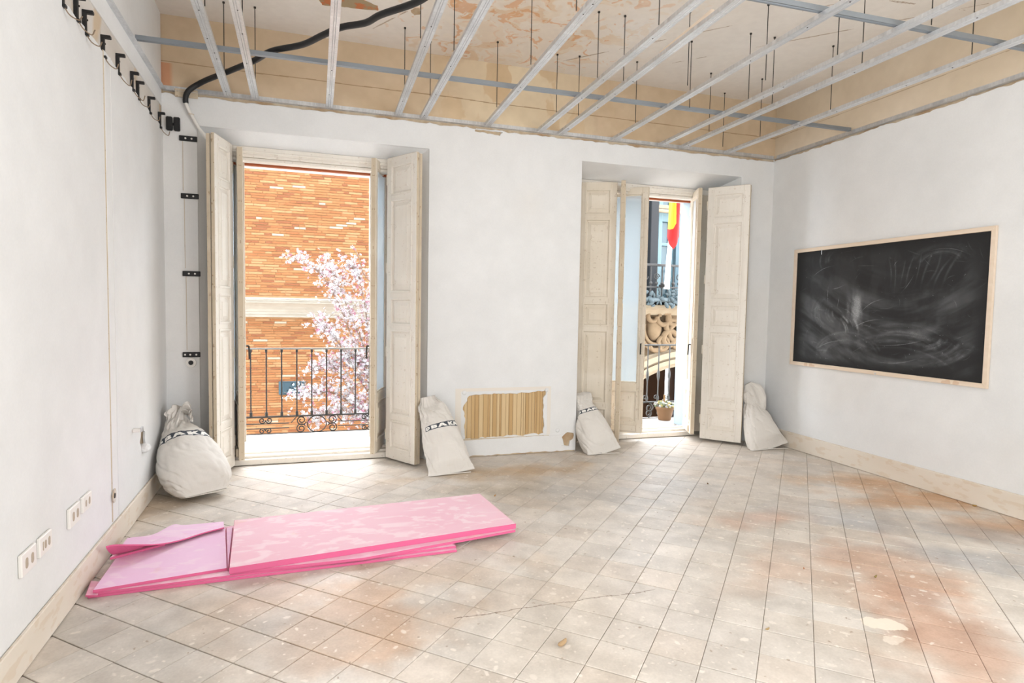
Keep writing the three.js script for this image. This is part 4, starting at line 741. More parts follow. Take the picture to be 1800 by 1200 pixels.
// ---------------------------------------------------------------- pink foam boards
{
  const skin = (seed, dust, tint = [240, 168, 200], pale = [247, 220, 230]) => std({ map: tex(768, 768, 2.4, 2.4, (x, y) => { const n = fbm(x * 3, y * 3, 4, seed), d = sm(0.5, 0.7, fbm(x * 14 + n * 5, y * 24, 5, seed + 1)), s = sm(0.72, 0.8, fbm(x * 5, y * 5, 4, seed + 2)); return mix3(mix3(mix3(tint, pale, n * 0.7), [253, 238, 240], d * dust), [232, 186, 160], s * 0.2); }, true, -1.2, -1.2), roughness: 0.7 });
  const cut = std({ color: new THREE.Color('#d8628d'), roughness: 0.7 });  // bare pink foam, deepened in colour for the shade on edges and underside
  const skins = [skin(1001, 0.5, [240, 188, 204], [247, 216, 226]), skin(1011, 0.3, [240, 192, 226], [247, 220, 240]), skin(1021, 0.4, [238, 176, 200], [244, 206, 220]), skin(1031, 0.35, [236, 160, 190], [243, 196, 216])];
  const board = (name, label, pts, y, t, m) => {   // pts: [u, v] pixels of the top outline at height y + t
    const o = pts.map(([u, v]) => floorAt(u, v, y + t)), cx = o.reduce((s, p) => s + p.x, 0) / o.length, cz = o.reduce((s, p) => s + p.z, 0) / o.length;
    const th = thing(name, label, 'foam board', 'pink foam boards stacked on the floor'); th.position.set(cx, y, cz);
    const s = new THREE.Shape(o.map((p) => V2(p.x - cx, -(p.z - cz))));
    const g = new THREE.ExtrudeGeometry(s, { depth: t - 0.002, bevelEnabled: true, bevelThickness: 0.001, bevelSize: 0.0015, bevelOffset: -0.0015, bevelSegments: 1 }).rotateX(-Math.PI / 2).translate(0, 0.001, 0);
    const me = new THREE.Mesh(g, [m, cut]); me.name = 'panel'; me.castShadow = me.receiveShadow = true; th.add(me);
    return th;
  };
  board('foam_board', 'long pink foam board at the very bottom, its end showing past the others', [[154, 1047], [222, 964], [560, 916], [800, 953], [803, 966], [500, 1004]], 0.001, 0.013, skins[3]);
  board('foam_board', 'pink foam board second from the floor, tip poking out past the thick one', [[168, 1041], [232, 950], [420, 922], [640, 925], [797, 955], [801, 959], [480, 1001]], 0.0145, 0.012, skins[2]);
  board('foam_board', 'square lilac-pink foam board at the wall end of the stack', [[163, 1037], [214, 966], [300, 938], [396, 926], [399, 998], [270, 1019]], 0.027, 0.014, skins[1]);
  board('foam_board', 'pink foam board sandwiched right under the thick top board', [[404, 1005], [412, 934], [838, 884], [906, 931], [640, 980]], 0.027, 0.014, skins[2]);
  board('foam_board', 'thick dust-covered pink foam board lying on top of the stack', [[403, 998], [412, 914], [843, 867], [907, 920]], 0.0415, 0.03, skins[0]);
  board('foam_board', 'narrow lilac strip of foam between the square and the thick board', [[400, 1000], [398, 928], [409, 926], [401, 1000]], 0.0275, 0.012, skins[1]);
  { // bent sheet whose near corner curls up
    const th = thing('foam_sheet', 'bent pink foam sheet curling up near the skirting', 'foam board', 'pink foam boards stacked on the floor');
    const n = 26, P = [], row = (pts) => new THREE.CatmullRomCurve3(pts.map(([u, v]) => floorAt(u, v, 0.056)));
    const front = row([[182, 1003], [215, 990], [262, 973], [310, 954], [356, 938], [394, 928]]), back = row([[224, 947], [268, 941], [306, 923], [322, 924], [360, 921], [393, 918]]);
    for (const s of [1, 0]) for (let i = 0; i <= n; i++) for (let j = 0; j <= 10; j++) {
      const t = i / n, k = j / 10, a = front.getPoint(t), b = back.getPoint(t), e = clamp((0.5 - k) / 0.5), lift = 0.1 * Math.pow(1 - sm(0, 0.72, t), 1.1) * Math.pow(e, 1.3);
      const p = a.lerp(b, k + 0.1 * e * e * (1 - sm(0, 0.7, t)));
      P.push([p.x, 0.055 + lift + s * 0.007, p.z]);
    }
    const id = (s, i, j) => (s ? 0 : (n + 1) * 11) + i * 11 + j, top = [], und = [], f = (arr, a, b, c, d) => { for (const k of [a, b, c, a, c, d]) arr.push(...P[k]); };
    for (let i = 0; i < n; i++) for (let j = 0; j < 10; j++) { f(top, id(1, i, j), id(1, i + 1, j), id(1, i + 1, j + 1), id(1, i, j + 1)); f(und, id(0, i, j), id(0, i, j + 1), id(0, i + 1, j + 1), id(0, i + 1, j)); }
    for (let i = 0; i < n; i++) { f(und, id(0, i, 0), id(0, i + 1, 0), id(1, i + 1, 0), id(1, i, 0)); f(und, id(0, i + 1, 10), id(0, i, 10), id(1, i, 10), id(1, i + 1, 10)); }
    for (let j = 0; j < 10; j++) { f(und, id(0, 0, j + 1), id(0, 0, j), id(1, 0, j), id(1, 0, j + 1)); f(und, id(0, n, j), id(0, n, j + 1), id(1, n, j + 1), id(1, n, j)); }
    const mk = (a) => { const g = new THREE.BufferGeometry(); g.setAttribute('position', new THREE.Float32BufferAttribute(a, 3)); g.computeVertexNormals(); return uvm(g); };
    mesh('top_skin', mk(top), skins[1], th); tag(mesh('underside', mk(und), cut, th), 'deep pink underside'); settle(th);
  }
  board('foam_offcut', 'pink foam offcut lying flat behind the curled sheet', [[193, 980], [226, 946], [300, 938], [290, 955]], 0.0415, 0.012, skins[3]);
  board('foam_offcut', 'thin pink foam offcut sticking out toward the skirting', [[150, 1046], [160, 1020], [180, 1022], [172, 1046]], 0.0145, 0.008, skins[3]);
}

// ---------------------------------------------------------------- debris on the floor
[[988, 1135, 0.062, 0.6, 'curled brown wood splinter lying in the middle of the tiles', '#a98c68'], [1349, 1107, 0.026, 0.2, 'small ochre chip beside the wood splinter', '#9c8258'], [1244, 851, 0.03, 1.2, 'small dark brown chip near the doorway', '#6e5230'], [1539, 1015, 0.03, 0.4, 'small olive chip on the reddish tiles', '#80703c'], [870, 872, 0.03, 0.9, 'brown paper scrap past the end of the thick foam board', '#b08654'], [1413, 1000, 0.02, 0.9, 'tiny brown chip on the tiles', '#a9744e'], [392, 849, 0.035, 0.3, 'white plaster crumb beside the fat sack', '#e8e2d8'], [1713, 890, 0.03, 2.2, 'ochre sliver beside the chalkboard wall skirting', '#9c7a3c']].forEach(([u, v, l, a, label, col], i) => {
  const g = new THREE.IcosahedronGeometry(1, 2), p = g.attributes.position, at = floorAt(u, v);
  for (let k = 0; k < p.count; k++) { const x = p.getX(k), y = p.getY(k), z = p.getZ(k), n = 0.7 + fbm(x * 2 + i * 9, y * 3 + z * 3, 3, 1100 + i) * 0.6; p.setXYZ(k, x * l / 2 * n, (y * 0.16 * n + 0.12 * x * x) * l, z * l * 0.16 * n); }
  g.computeVertexNormals(); g.computeBoundingBox(); g.rotateY(a); g.translate(0, -g.boundingBox.min.y, 0);
  const m = mesh('floor_chip', g, std({ color: new THREE.Color(col) })); m.position.set(at.x, 0.001, at.z); tag(m, label, 'chip', 'scraps on the tiles');
});

// ---------------------------------------------------------------- outside: own facade, balconies, railings
const street = structure('street', 'pale paved street below the balconies', 'street');
mesh('paving', bx(-14, 24, YB - 0.3, YB, -30, ZO - 0.01, 0), std({ color: new THREE.Color('#b9b1a6'), roughness: 0.95 }), street);
const facadeOwn = structure('facade', 'outer face of the building above and below the balconies', 'facade');
mesh('outer_render', [bx(-8, 14, HC + 0.2, 15, ZO - 0.02, ZO + 0.25, 0), bx(-8, -0.3, YB, HC + 0.2, ZO - 0.02, ZO + 0.25, 0), bx(W + 0.3, 14, YB, HC + 0.2, ZO - 0.02, ZO + 0.25, 0), bx(-0.3, W + 0.3, YB, -0.2, ZO - 0.02, ZO + 0.25, 0)], M.outer, facadeOwn);
mesh('reveal_skin', WIN.flatMap((w) => [bx(w.or1 - 0.006, w.or1 - 0.0005, 0.05, w.ot, ZO - 0.02, w.zf - 0.175, 0.001), bx(w.or0 + 0.0005, w.or0 + 0.006, 0.05, w.ot, ZO - 0.02, w.zf - 0.175, 0.001), bx(w.or1 - 0.006, w.or1 + 0.14, 0.05, w.topf, ZO - 0.05, ZO - 0.0205, 0.004), bx(w.or0 - 0.14, w.or0 + 0.006, 0.05, w.topf, ZO - 0.05, ZO - 0.0205, 0.004)]), M.outer, facadeOwn);
const SY = 0.05, RZ = -1.17;
function spiral(cx, cy, r, turns, start, dir, z = RZ, rad = 0.006) { const p = []; for (let i = 0; i <= 40; i++) { const t = i / 40, a = start + dir * t * turns * Math.PI * 2, q = r * (1 - 0.72 * t); p.push(V(cx + Math.cos(a) * q, cy + Math.sin(a) * q, z)); } return tube(p, rad, 44, 6); }
WIN.forEach((w, i) => {
  const x0 = w.ox0 - 0.3, x1 = w.ox1 + 0.3;
  const s = thing('balcony_slab', i ? 'pale stone balcony floor outside the doors near the chalkboard' : 'pale stone balcony floor outside the doors near the socket wall', 'balcony');
  mesh('slab', [bx(x0, x1, SY - 0.14, SY, RZ - 0.09, ZO - 0.052, 0.012), bx(w.ox0, w.ox1, SY - 0.14, SY, ZO - 0.06, w.zf - 0.245, 0.002)], M.slab, s);
  mesh('edge_moulding', bx(x0 - 0.02, x1 + 0.02, SY - 0.2, SY - 0.14, RZ - 0.07, ZO - 0.052, 0.015), M.slab, s); settle(s);
});
{
  const g = thing('balcony_railing', 'dark iron balcony railing with plain bars and a ring among scrolls', 'railing');
  const x0 = 0.16, x1 = 2.04, yt = 0.925, yl = 0.236;
  mesh('top_rail', bx(x0, x1, yt - 0.008, yt + 0.008, RZ - 0.016, RZ + 0.016, 0.003), std({ color: new THREE.Color('#8f8a83'), metalness: 0.3, roughness: 0.5 }), g);
  mesh('lower_rail', bx(x0, x1, yl - 0.007, yl + 0.007, RZ - 0.01, RZ + 0.01, 0.002), M.iron, g);
  for (const y of [0.165, 0.118, SY + 0.012]) for (const [a, b] of y === 0.118 || y === 0.165 ? [[x0, 0.86], [1.34, x1]] : [[x0, x1]]) mesh('lower_bar', bx(a, b, y - 0.004, y + 0.004, RZ - 0.006, RZ + 0.006, 0.001), M.iron, g);
  for (let k = -2; k <= 10; k++) { const x = 0.502 + k * 0.1445; if (x < x0 + 0.02 || x > x1 - 0.02) continue; mesh('baluster', [bx(x - 0.0065, x + 0.0065, yl, yt, RZ - 0.0065, RZ + 0.0065, 0.002), bx(x - 0.013, x + 0.013, yl, yl + 0.05, RZ - 0.012, RZ + 0.012, 0.005), bx(x - 0.011, x + 0.011, yt - 0.04, yt, RZ - 0.011, RZ + 0.011, 0.004)], M.iron, g); }
  const cx = 1.13;
  mesh('ring', tube(Array.from({ length: 24 }, (_, k) => V(cx + Math.cos(k / 12 * Math.PI) * 0.092, 0.148 + Math.sin(k / 12 * Math.PI) * 0.084, RZ)), 0.006, 60, 6, true), M.iron, g);
  for (const s of [-1, 1]) {
    mesh('scroll', spiral(cx + s * 0.15, 0.19, 0.05, 1.6, s > 0 ? 3.6 : -0.4, s), M.iron, g); mesh('scroll', spiral(cx + s * 0.155, 0.105, 0.05, 1.6, s > 0 ? 2.6 : 0.6, -s), M.iron, g);
    mesh('scroll', spiral(cx + s * 0.5 - 0.025, 0.2, 0.032, 1.3, 0, s), M.iron, g); mesh('scroll', spiral(cx + s * 0.5 + 0.04, 0.2, 0.032, 1.3, 3.1, -s), M.iron, g);
    mesh('scroll', spiral(cx + s * 0.5 - 0.025, 0.092, 0.03, 1.3, 0, -s), M.iron, g); mesh('scroll', spiral(cx + s * 0.5 + 0.035, 0.092, 0.03, 1.3, 3.1, s), M.iron, g);
    mesh('brace', rod(V(cx + s * 0.2, 0.225, RZ), V(cx + s * 0.25, 0.168, RZ), 0.005, 6), M.iron, g);
  }
  for (const x of [x0, x1]) mesh('side_return', [bx(x - 0.008, x + 0.008, yt - 0.008, yt + 0.008, RZ, ZO - 0.04, 0.002), bx(x - 0.01, x + 0.01, SY, yt, RZ - 0.01, RZ + 0.01, 0.002)], M.iron, g);
  settle(g);
}
{
  const g = thing('balcony_railing', 'grey iron balcony railing with knotted bars and curled feet', 'railing');
  const grey = std({ color: new THREE.Color('#5d5d5b'), roughness: 0.5, metalness: 0.3 }), x0 = 3.45, x1 = 5.4, yt = 0.955, yl = 0.252;
  mesh('top_rail', bx(x0, x1, yt - 0.009, yt + 0.009, RZ - 0.018, RZ + 0.018, 0.003), grey, g);
  mesh('lower_rail', bx(x0, x1, yl - 0.008, yl + 0.008, RZ - 0.01, RZ + 0.01, 0.002), grey, g);
  mesh('foot_bar', bx(x0, x1, SY, SY + 0.01, RZ - 0.006, RZ + 0.006, 0.002), grey, g);
  const prof = [[0.008, 0], [0.011, 0.02], [0.016, 0.05], [0.009, 0.08], [0.0075, 0.12], [0.0075, 0.26], [0.016, 0.3], [0.019, 0.33], [0.016, 0.37], [0.0085, 0.4], [0.0075, 0.44], [0.0075, yt - yl]].map(([r, y]) => V2(r, y));
  const lg = new THREE.LatheGeometry(prof, 10);
  for (let k = -11; k <= 1; k++) {
    const x = 5.138 + k * 0.152; if (x < x0 + 0.03 || x > x1 - 0.02) continue;
    const b = mesh('baluster', lg, grey, g); b.position.set(x, yl, RZ);
    mesh('foot_curl', spiral(x - 0.03, yl + 0.06, 0.03, 1.2, 0, 1, RZ + 0.006, 0.006), grey, g);
    mesh('scroll', spiral(x + 0.04, yl - 0.07, 0.055, 1.5, 1.6, -1, RZ, 0.008), grey, g); mesh('scroll', spiral(x + 0.03, yl - 0.14, 0.045, 1.4, -1.6, 1, RZ, 0.008), grey, g);
  }
  for (const x of [x0, x1]) mesh('side_return', [bx(x - 0.008, x + 0.008, yt - 0.008, yt + 0.008, RZ, ZO - 0.04, 0.002), bx(x - 0.01, x + 0.01, SY, yt, RZ - 0.01, RZ + 0.01, 0.002)], grey, g);
  settle(g);
  // flower pot on the balcony
  const px = zAt(1169, 705, -1.04), pot = thing('flower_pot', 'terracotta pot of pale flowers on the balcony behind the railing', 'flower pot');
  pot.position.set(px.x, SY, -1.04);
  mesh('pot', new THREE.LatheGeometry([[0, 0], [0.07, 0], [0.075, 0.01], [0.1, 0.13], [0.112, 0.132], [0.114, 0.165], [0.1, 0.166], [0.095, 0.14], [0, 0.14]].map(([r, y]) => V2(r, y)), 28), std({ color: new THREE.Color('#7d5e42'), roughness: 0.9 }), pot);
  const R = rng(61), bl = [], cols = [[0.42, 0.41, 0.38], [0.4, 0.34, 0.14], [0.2, 0.24, 0.14], [0.4, 0.39, 0.38]];
  for (let k = 0; k < 110; k++) { const s = new THREE.IcosahedronGeometry(0.012 + R() * 0.012, 0), a = R() * 6.3, r = Math.sqrt(R()) * 0.12, c = cols[Math.floor(R() * 4)]; s.scale(1, 0.6, 1).rotateX(R() * 2).translate(Math.cos(a) * r, 0.16 + R() * 0.08 * (1.2 - r * 6), Math.sin(a) * r); const q = flat(s); q.setAttribute('color', new THREE.Float32BufferAttribute(Array.from({ length: q.attributes.position.count }, () => c).flat(), 3)); bl.push(q); }
  const f = mesh('flowers', bl, std({ vertexColors: true, roughness: 0.9 }), pot); f.userData.kind = 'stuff';
  mesh('cane', rod(V(-0.01, 0.14, 0), V(-0.012, 0.31, 0), 0.01, 8), std({ color: new THREE.Color('#94724a') }), pot);
}

// ---------------------------------------------------------------- outside: brick house across the street
const FZ = -9;
{
  const g = thing('brick_house', 'orange brick house across the street with a pale moulded cornice', 'building');
  const x0 = -4.5, x1 = 2.3, mortar = std({ map: tex(256, 256, 1, 1, (x, y) => mix3([178, 140, 102], [166, 122, 82], fbm(x * 12, y * 12, 3, 1201))), roughness: 0.95 });
  mesh('wall', bx(x0, x1, YB, 5, FZ - 5, FZ - 0.012, 0), mortar, g);
  const cols = [[0.30, 0.116, 0.038], [0.33, 0.138, 0.048], [0.27, 0.096, 0.03], [0.36, 0.18, 0.076], [0.305, 0.122, 0.041], [0.22, 0.072, 0.025], [0.40, 0.30, 0.21]];
  const mats = cols.map((c) => std({ color: new THREE.Color().setRGB(...c), roughness: 0.9 }));
  const R = rng(1210), list = [], cy = 0.0565;
  for (let k = 0; k < 150; k++) {
    const y = -2.6 + k * cy; if (y > 1.07 && y < 1.55) continue;
    let x = -1.4 - R() * 0.2;
    while (x < x1 - 0.02) { const l = (R() < 0.25 ? 0.12 : 0.25) * (0.9 + R() * 0.4), e = Math.min(x + l, x1); let m = Math.floor(Math.pow(R(), 1.1) * 5.2); if (R() < 0.035) m = 6; else if (R() < 0.1) m = 5; if (e - x > 0.05) list.push({ x, e: e - 0.009, y, m, d: (R() - 0.5) * 0.01 }); x = e; }
  }
  const seen = (b) => b.x > -0.28 && b.e < 2.25 && b.y > -0.95 && b.y < 4.2 && Math.abs((b.x + b.e) / 2 - 1.0) < 1.3;
  const rank = list.map((b, i) => [i, seen(b) ? (b.e - b.x) * (1 + R() * 0.3) : 0]).sort((a, b) => b[1] - a[1]);
  const own = new Set(rank.slice(0, 300).map((r) => r[0])), rest = [];
  let n = 0;
  list.forEach((b, i) => {
    const q = bx(b.x, b.e, b.y, b.y + cy - 0.015, FZ - 0.02, FZ + 0.004 + b.d, 0);
    if (own.has(i)) { const m = mesh('brick', q, mats[b.m], g); m.name = n ? 'brick_' + String(n).padStart(3, '0') : 'brick'; n++; }
    else { q.setAttribute('color', new THREE.Float32BufferAttribute(Array.from({ length: q.attributes.position.count }, () => cols[b.m]).flat(), 3)); rest.push(q); }
  });
  const rm = mesh('brickwork', rest, std({ vertexColors: true, roughness: 0.9 }), g); rm.userData.kind = 'stuff';
  const stone = std({ map: tex(256, 256, 2, 2, (x, y) => mix3([176, 166, 152], [158, 147, 132], fbm(x * 5, y * 9, 4, 1221))), roughness: 0.9 });
  mesh('cornice', alongX([[FZ - 0.05, 1.1], [FZ + 0.07, 1.1], [FZ + 0.07, 1.155], [FZ + 0.1, 1.165], [FZ + 0.1, 1.21], [FZ + 0.12, 1.225], [FZ + 0.14, 1.27], [FZ + 0.2, 1.34], [FZ + 0.28, 1.385], [FZ + 0.33, 1.41], [FZ + 0.33, 1.455], [FZ + 0.36, 1.46], [FZ + 0.36, 1.49], [FZ - 0.05, 1.53]], x0, x1 + 0.1), stone, g);
  mesh('flashing', bx(x0, x1 + 0.12, 1.492, 1.51, FZ - 0.02, FZ + 0.375, 0.003), M.steel, g);
  settle(g);
  const a = zAt(490, 670, FZ), b = zAt(537, 692, FZ), s = thing('street_sign', 'blue enamel street sign with worn white lettering on the brick house', 'sign');
  s.position.set((a.x + b.x) / 2, b.y, FZ + 0.012);
  const w = b.x - a.x, h = a.y - b.y, c = document.createElement('canvas'); c.width = 256; c.height = 128; const x = c.getContext('2d');
  x.fillStyle = '#34464e'; x.fillRect(0, 0, 256, 128); const Q = rng(1230);
  x.fillStyle = '#26343b'; x.fillRect(0, 0, 256, 8); x.fillRect(0, 118, 256, 10);
  for (let k = 0; k < 46; k++) { x.fillStyle = ['#dfe4e6', '#cfd6d9', '#141c21', '#b09c8a'][Math.floor(Q() * 4)]; x.beginPath(); x.ellipse(60 + Q() * 180, 20 + Q() * 88, 3 + Q() * 13, 2 + Q() * 7, Q() * 3, 0, 7); x.fill(); }
  const t = new THREE.CanvasTexture(c); t.colorSpace = THREE.SRGBColorSpace;
  mesh('plate', bx(-w / 2, w / 2, 0, h, 0, 0.03, 0.006), std({ color: new THREE.Color('#3f525a') }), s);
  mesh('printed_face', new THREE.PlaneGeometry(w * 0.9, h * 0.9).translate(w * 0.03, h / 2, 0.0312), std({ map: t, roughness: 0.4 }), s);
}
{ // pale house farther along the side street
  const g = thing('pale_house', 'very pale rendered house beyond the brick one', 'building'), m = std({ color: new THREE.Color('#c9c6c0'), roughness: 0.95 });
  mesh('wall', bx(2.6, 12, YB, 10, -22, -17, 0), m, g);
  for (const y of [-2.2, 1.2, 4.6]) for (const x of [3.3, 5.2, 7.1, 9.0]) { const w = mesh('window', bx(x, x + 0.9, y, y + 2, -17.0, -16.93, 0.01), std({ color: new THREE.Color('#9aa2a5') }), g); mesh('balcony_rail', bx(x - 0.2, x + 1.1, y, y + 0.9, -16.9, -16.86, 0.01), M.outer, w); }
  settle(g);
}

// ---------------------------------------------------------------- outside: blossoming tree
{
  const g = thing('blossom_tree', 'cherry tree in white-pink blossom in front of the brick house', 'tree');
  const R = rng(1301), bark = std({ color: new THREE.Color('#8a7263'), roughness: 0.95 }), tubes = [], tips = [];
  const TZ = -5.4, at = (u, v, dz = 0) => zAt(u, v, TZ + dz);
  const trunkTop = at(705, 800), pts = [V(trunkTop.x + 0.25, YB, TZ - 0.1), V(trunkTop.x + 0.2, YB + 1.5, TZ), trunkTop];
  tubes.push(tube(pts, 0.09, 30, 10));
  const limb = (path, r0) => {
    const p = path.map(([u, v], i) => at(u, v, Math.sin(i * 1.7 + path[0][1]) * 0.18)), c = new THREE.CatmullRomCurve3([trunkTop.clone(), ...p]), n = 46, L = c.getLength();
    const seg = []; for (let i = 0; i <= n; i++) seg.push(c.getPoint(i / n));
    for (let i = 0; i < n; i += 3) tubes.push(rod(seg[i], seg[Math.min(n, i + 3)], r0 * 0.45 * (1 - i / n * 0.85), 5, r0 * 0.45 * (1 - (i + 3) / n * 0.85 + 0.02)));
    for (let i = 9; i <= n; i++) {
      const k = Math.ceil((0.75 + R()) * 2.8);
      for (let q = 0; q < k; q++) {
        const s = seg[i], d = V(R() - 0.5, R() * 0.9 - 0.25, R() - 0.5).normalize(), l = 0.08 + R() * 0.3, e = s.clone().addScaledVector(d, l);
        tubes.push(rod(s, e, 0.004, 4, 0.002));
        for (let b = 0, m = 2 + Math.floor(R() * 5); b < m; b++) tips.push(s.clone().lerp(e, 0.3 + 0.7 * R()).add(V((R() - 0.5) * 0.07, (R() - 0.5) * 0.07, (R() - 0.5) * 0.07)));
      }
    }
  };
  limb([[660, 700], [622, 600], [588, 520], [560, 478], [512, 452]], 0.04);
  limb([[668, 690], [640, 610], [610, 540], [590, 490], [578, 462]], 0.035);
  limb([[665, 720], [628, 660], [600, 610], [575, 580], [556, 568]], 0.03);
  limb([[672, 690], [650, 600], [640, 530], [628, 480], [612, 465]], 0.035);
  limb([[650, 745], [612, 705], [582, 690], [552, 690], [520, 702]], 0.03);
  limb([[655, 735], [620, 690], [590, 650], [570, 640], [552, 655]], 0.028);
  limb([[664, 740], [630, 730], [600, 728], [570, 730], [545, 742]], 0.028);
  limb([[672, 650], [662, 570], [660, 520], [668, 480], [676, 470]], 0.03);
  limb([[676, 720], [656, 660], [640, 640], [622, 640], [600, 622]], 0.026);
  limb([[684, 720], [672, 640], [668, 600], [672, 560], [682, 520]], 0.028);
  const tw = new THREE.CatmullRomCurve3([at(668, 560), at(656, 505), at(638, 478), at(628, 445), at(619, 432)]);
  tubes.push(new THREE.TubeGeometry(tw, 24, 0.008, 5)); for (let k = 0; k < 5; k++) tips.push(at(619 + R() * 6, 432 + R() * 8));
  mesh('branches', tubes, bark, g);
  const fl = [], pg = (r) => { const p = []; for (let k = 0; k < 5; k++) { const a = k / 5 * 6.283, b = a + 0.62, m = a + 0.31; p.push(0, 0, 0, Math.cos(a) * r * 0.7, 0.25 * r, Math.sin(a) * r * 0.7, Math.cos(m) * r, 0.4 * r, Math.sin(m) * r, 0, 0, 0, Math.cos(m) * r, 0.4 * r, Math.sin(m) * r, Math.cos(b + 0.2) * r * 0.7, 0.25 * r, Math.sin(b + 0.2) * r * 0.7); } return p; };
  const base = new THREE.BufferGeometry(); base.setAttribute('position', new THREE.Float32BufferAttribute(pg(0.03), 3)); base.computeVertexNormals();
  const im = new THREE.InstancedMesh(base, std({ color: 0xffffff, roughness: 0.9, side: THREE.DoubleSide }), tips.length), mt = new THREE.Matrix4(), qn = new THREE.Quaternion(), col = new THREE.Color();
  tips.forEach((t, i) => { qn.setFromEuler(new THREE.Euler(R() * 6, R() * 6, R() * 6)); const s = 0.7 + R() * 0.6; im.setMatrixAt(i, mt.compose(t, qn, V(s, s, s))); const k = R(); im.setColorAt(i, k < 0.09 ? col.setRGB(0.42, 0.15, 0.22) : k < 0.28 ? col.setRGB(0.56, 0.43, 0.47) : col.setRGB(0.6, 0.575, 0.58)); });
  im.name = 'blossoms'; im.userData.kind = 'stuff'; im.castShadow = im.receiveShadow = true; g.add(im);
}

// ---------------------------------------------------------------- outside: ornate house with balcony and flag
{
  const g = thing('ornate_house', 'pale blue house across the street with carved stone over a dark arch', 'building');
  const q = (u, v, dz = 0) => zAt(u, v, FZ + dz);
  const wallM = std({ map: tex(256, 256, 3, 3, (x, y) => mix3([104, 120, 126], [90, 108, 116], fbm(x * 4, y * 4, 4, 1401))), roughness: 0.9 });
  const stone = std({ map: tex(256, 256, 2, 2, (x, y) => mix3([146, 122, 94], [120, 96, 70], fbm(x * 6, y * 6, 4, 1411))), roughness: 0.95 });
  const pale = std({ map: tex(256, 256, 2, 2, (x, y) => mix3([168, 150, 126], [146, 128, 104], fbm(x * 6, y * 6, 4, 1412))), roughness: 0.95 });
  const X0 = 7.6, X1 = 14, yc = q(1165, 546).y, wl = q(1146, 400).x, wr = q(1184, 400).x, wt = q(1165, 352).y + 0.6, yb = q(1165, 528).y;
  mesh('wall', [bx(X0, wl - 0.1, yc, 5, FZ - 4, FZ, 0), bx(wr + 0.1, X1, yc, 5, FZ - 4, FZ, 0), bx(wl - 0.1, wr + 0.1, wt, 5, FZ - 4, FZ, 0)], wallM, g);
  const glassM = std({ color: new THREE.Color('#4c646b'), roughness: 0.15 }), fr = std({ color: new THREE.Color('#7f9498') });
  const win = mesh('window', bx(wl - 0.1, wr + 0.1, yb, wt, FZ - 0.3, FZ - 0.22, 0), glassM, g);
  mesh('window_frame', [bx(wl - 0.1, wl, yb, wt, FZ - 0.22, FZ - 0.12, 0.01), bx(wr, wr + 0.1, yb, wt, FZ - 0.22, FZ - 0.12, 0.01), bx((wl + wr) / 2 - 0.07, (wl + wr) / 2 + 0.05, yb, wt, FZ - 0.22, FZ - 0.1, 0.01), bx(wl, wr, q(1165, 378).y - 0.15, q(1165, 378).y + 0.1, FZ - 0.22, FZ - 0.12, 0.01), bx(wl, wr, q(1165, 428).y - 0.04, q(1165, 428).y + 0.04, FZ - 0.22, FZ - 0.15, 0.01)], fr, win);
  mesh('lintel_moulding', [bx(wl - 0.2, wr + 0.2, q(1160, 374).y, q(1160, 368).y, FZ, FZ + 0.1, 0.02), bx(wl - 0.2, wr + 0.2, q(1160, 368).y + 0.02, q(1160, 360).y, FZ, FZ + 0.05, 0.01)], pale, g);
  const dk = mesh('open_shutter', bx(q(1143, 400).x - 0.12, q(1149, 400).x, yb, wt, FZ - 0.1, FZ + 0.25, 0.01), std({ color: new THREE.Color('#121316'), roughness: 0.6 }), g); tag(dk, 'dark open shutter');
  mesh('cornice', alongX([[FZ - 0.1, yc - 0.12], [FZ + 0.12, yc - 0.12], [FZ + 0.3, yc + 0.02], [FZ + 0.42, yc + 0.06], [FZ + 0.42, yc + 0.14], [FZ - 0.1, yc + 0.16]], X0, X1), pale, g);
  // balcony slab with a band of leafy carving, then its railing
  mesh('balcony_slab', bx(X0 + 0.8, X1 - 1, yb - 0.05, yb + 0.06, FZ, FZ + 0.75, 0.03), std({ color: new THREE.Color('#666f71') }), g);
  const R = rng(1420), band = []; for (let k = 0; k < 120; k++) { const s = new THREE.IcosahedronGeometry(0.035 + R() * 0.04, 1); s.scale(1.3, 0.7, 0.6).rotateZ(R() * 3).translate(8.9 + R() * 2.6, yb - 0.16 + R() * 0.42, FZ + 0.72 + R() * 0.05); band.push(s); }
  mesh('leafy_band', band, std({ color: new THREE.Color('#4f585a'), roughness: 0.9 }), g);
  const rz = FZ + 0.72, yr = q(1160, 466, 0.72).y, rail = std({ color: new THREE.Color('#45413e'), roughness: 0.6, metalness: 0.2 });
  const rg = mesh('balcony_railing', [bx(8.8, 11.6, yr - 0.03, yr + 0.03, rz - 0.03, rz + 0.03, 0.01), bx(8.8, 11.6, yb + 0.3, yb + 0.34, rz - 0.02, rz + 0.02, 0.005)], rail, g);
  for (let k = 0; k < 17; k++) { const x = 8.9 + k * 0.165; mesh('baluster', [rod(V(x, yb, rz), V(x, yr, rz), 0.018, 6), new THREE.SphereGeometry(0.045, 8, 6).translate(x, yb + 0.42, rz)], rail, rg); if (k % 2) mesh('scroll', spiral(x, yb + 0.58, 0.09, 1.4, 0, k % 4 > 1 ? 1 : -1, rz, 0.014), rail, rg); }
  // carved cartouche and scrolls
  const carve = [], tor = (u, v, r, t, a0, a1, dz = 0.12) => { const c = q(u, v, 0), p = []; for (let k = 0; k <= 20; k++) { const a = a0 + (a1 - a0) * k / 20, rr = r * (1 - 0.45 * k / 20); p.push(V(c.x + Math.cos(a) * rr, c.y + Math.sin(a) * rr, FZ + dz)); } carve.push(tube(p, t, 30, 8)); };
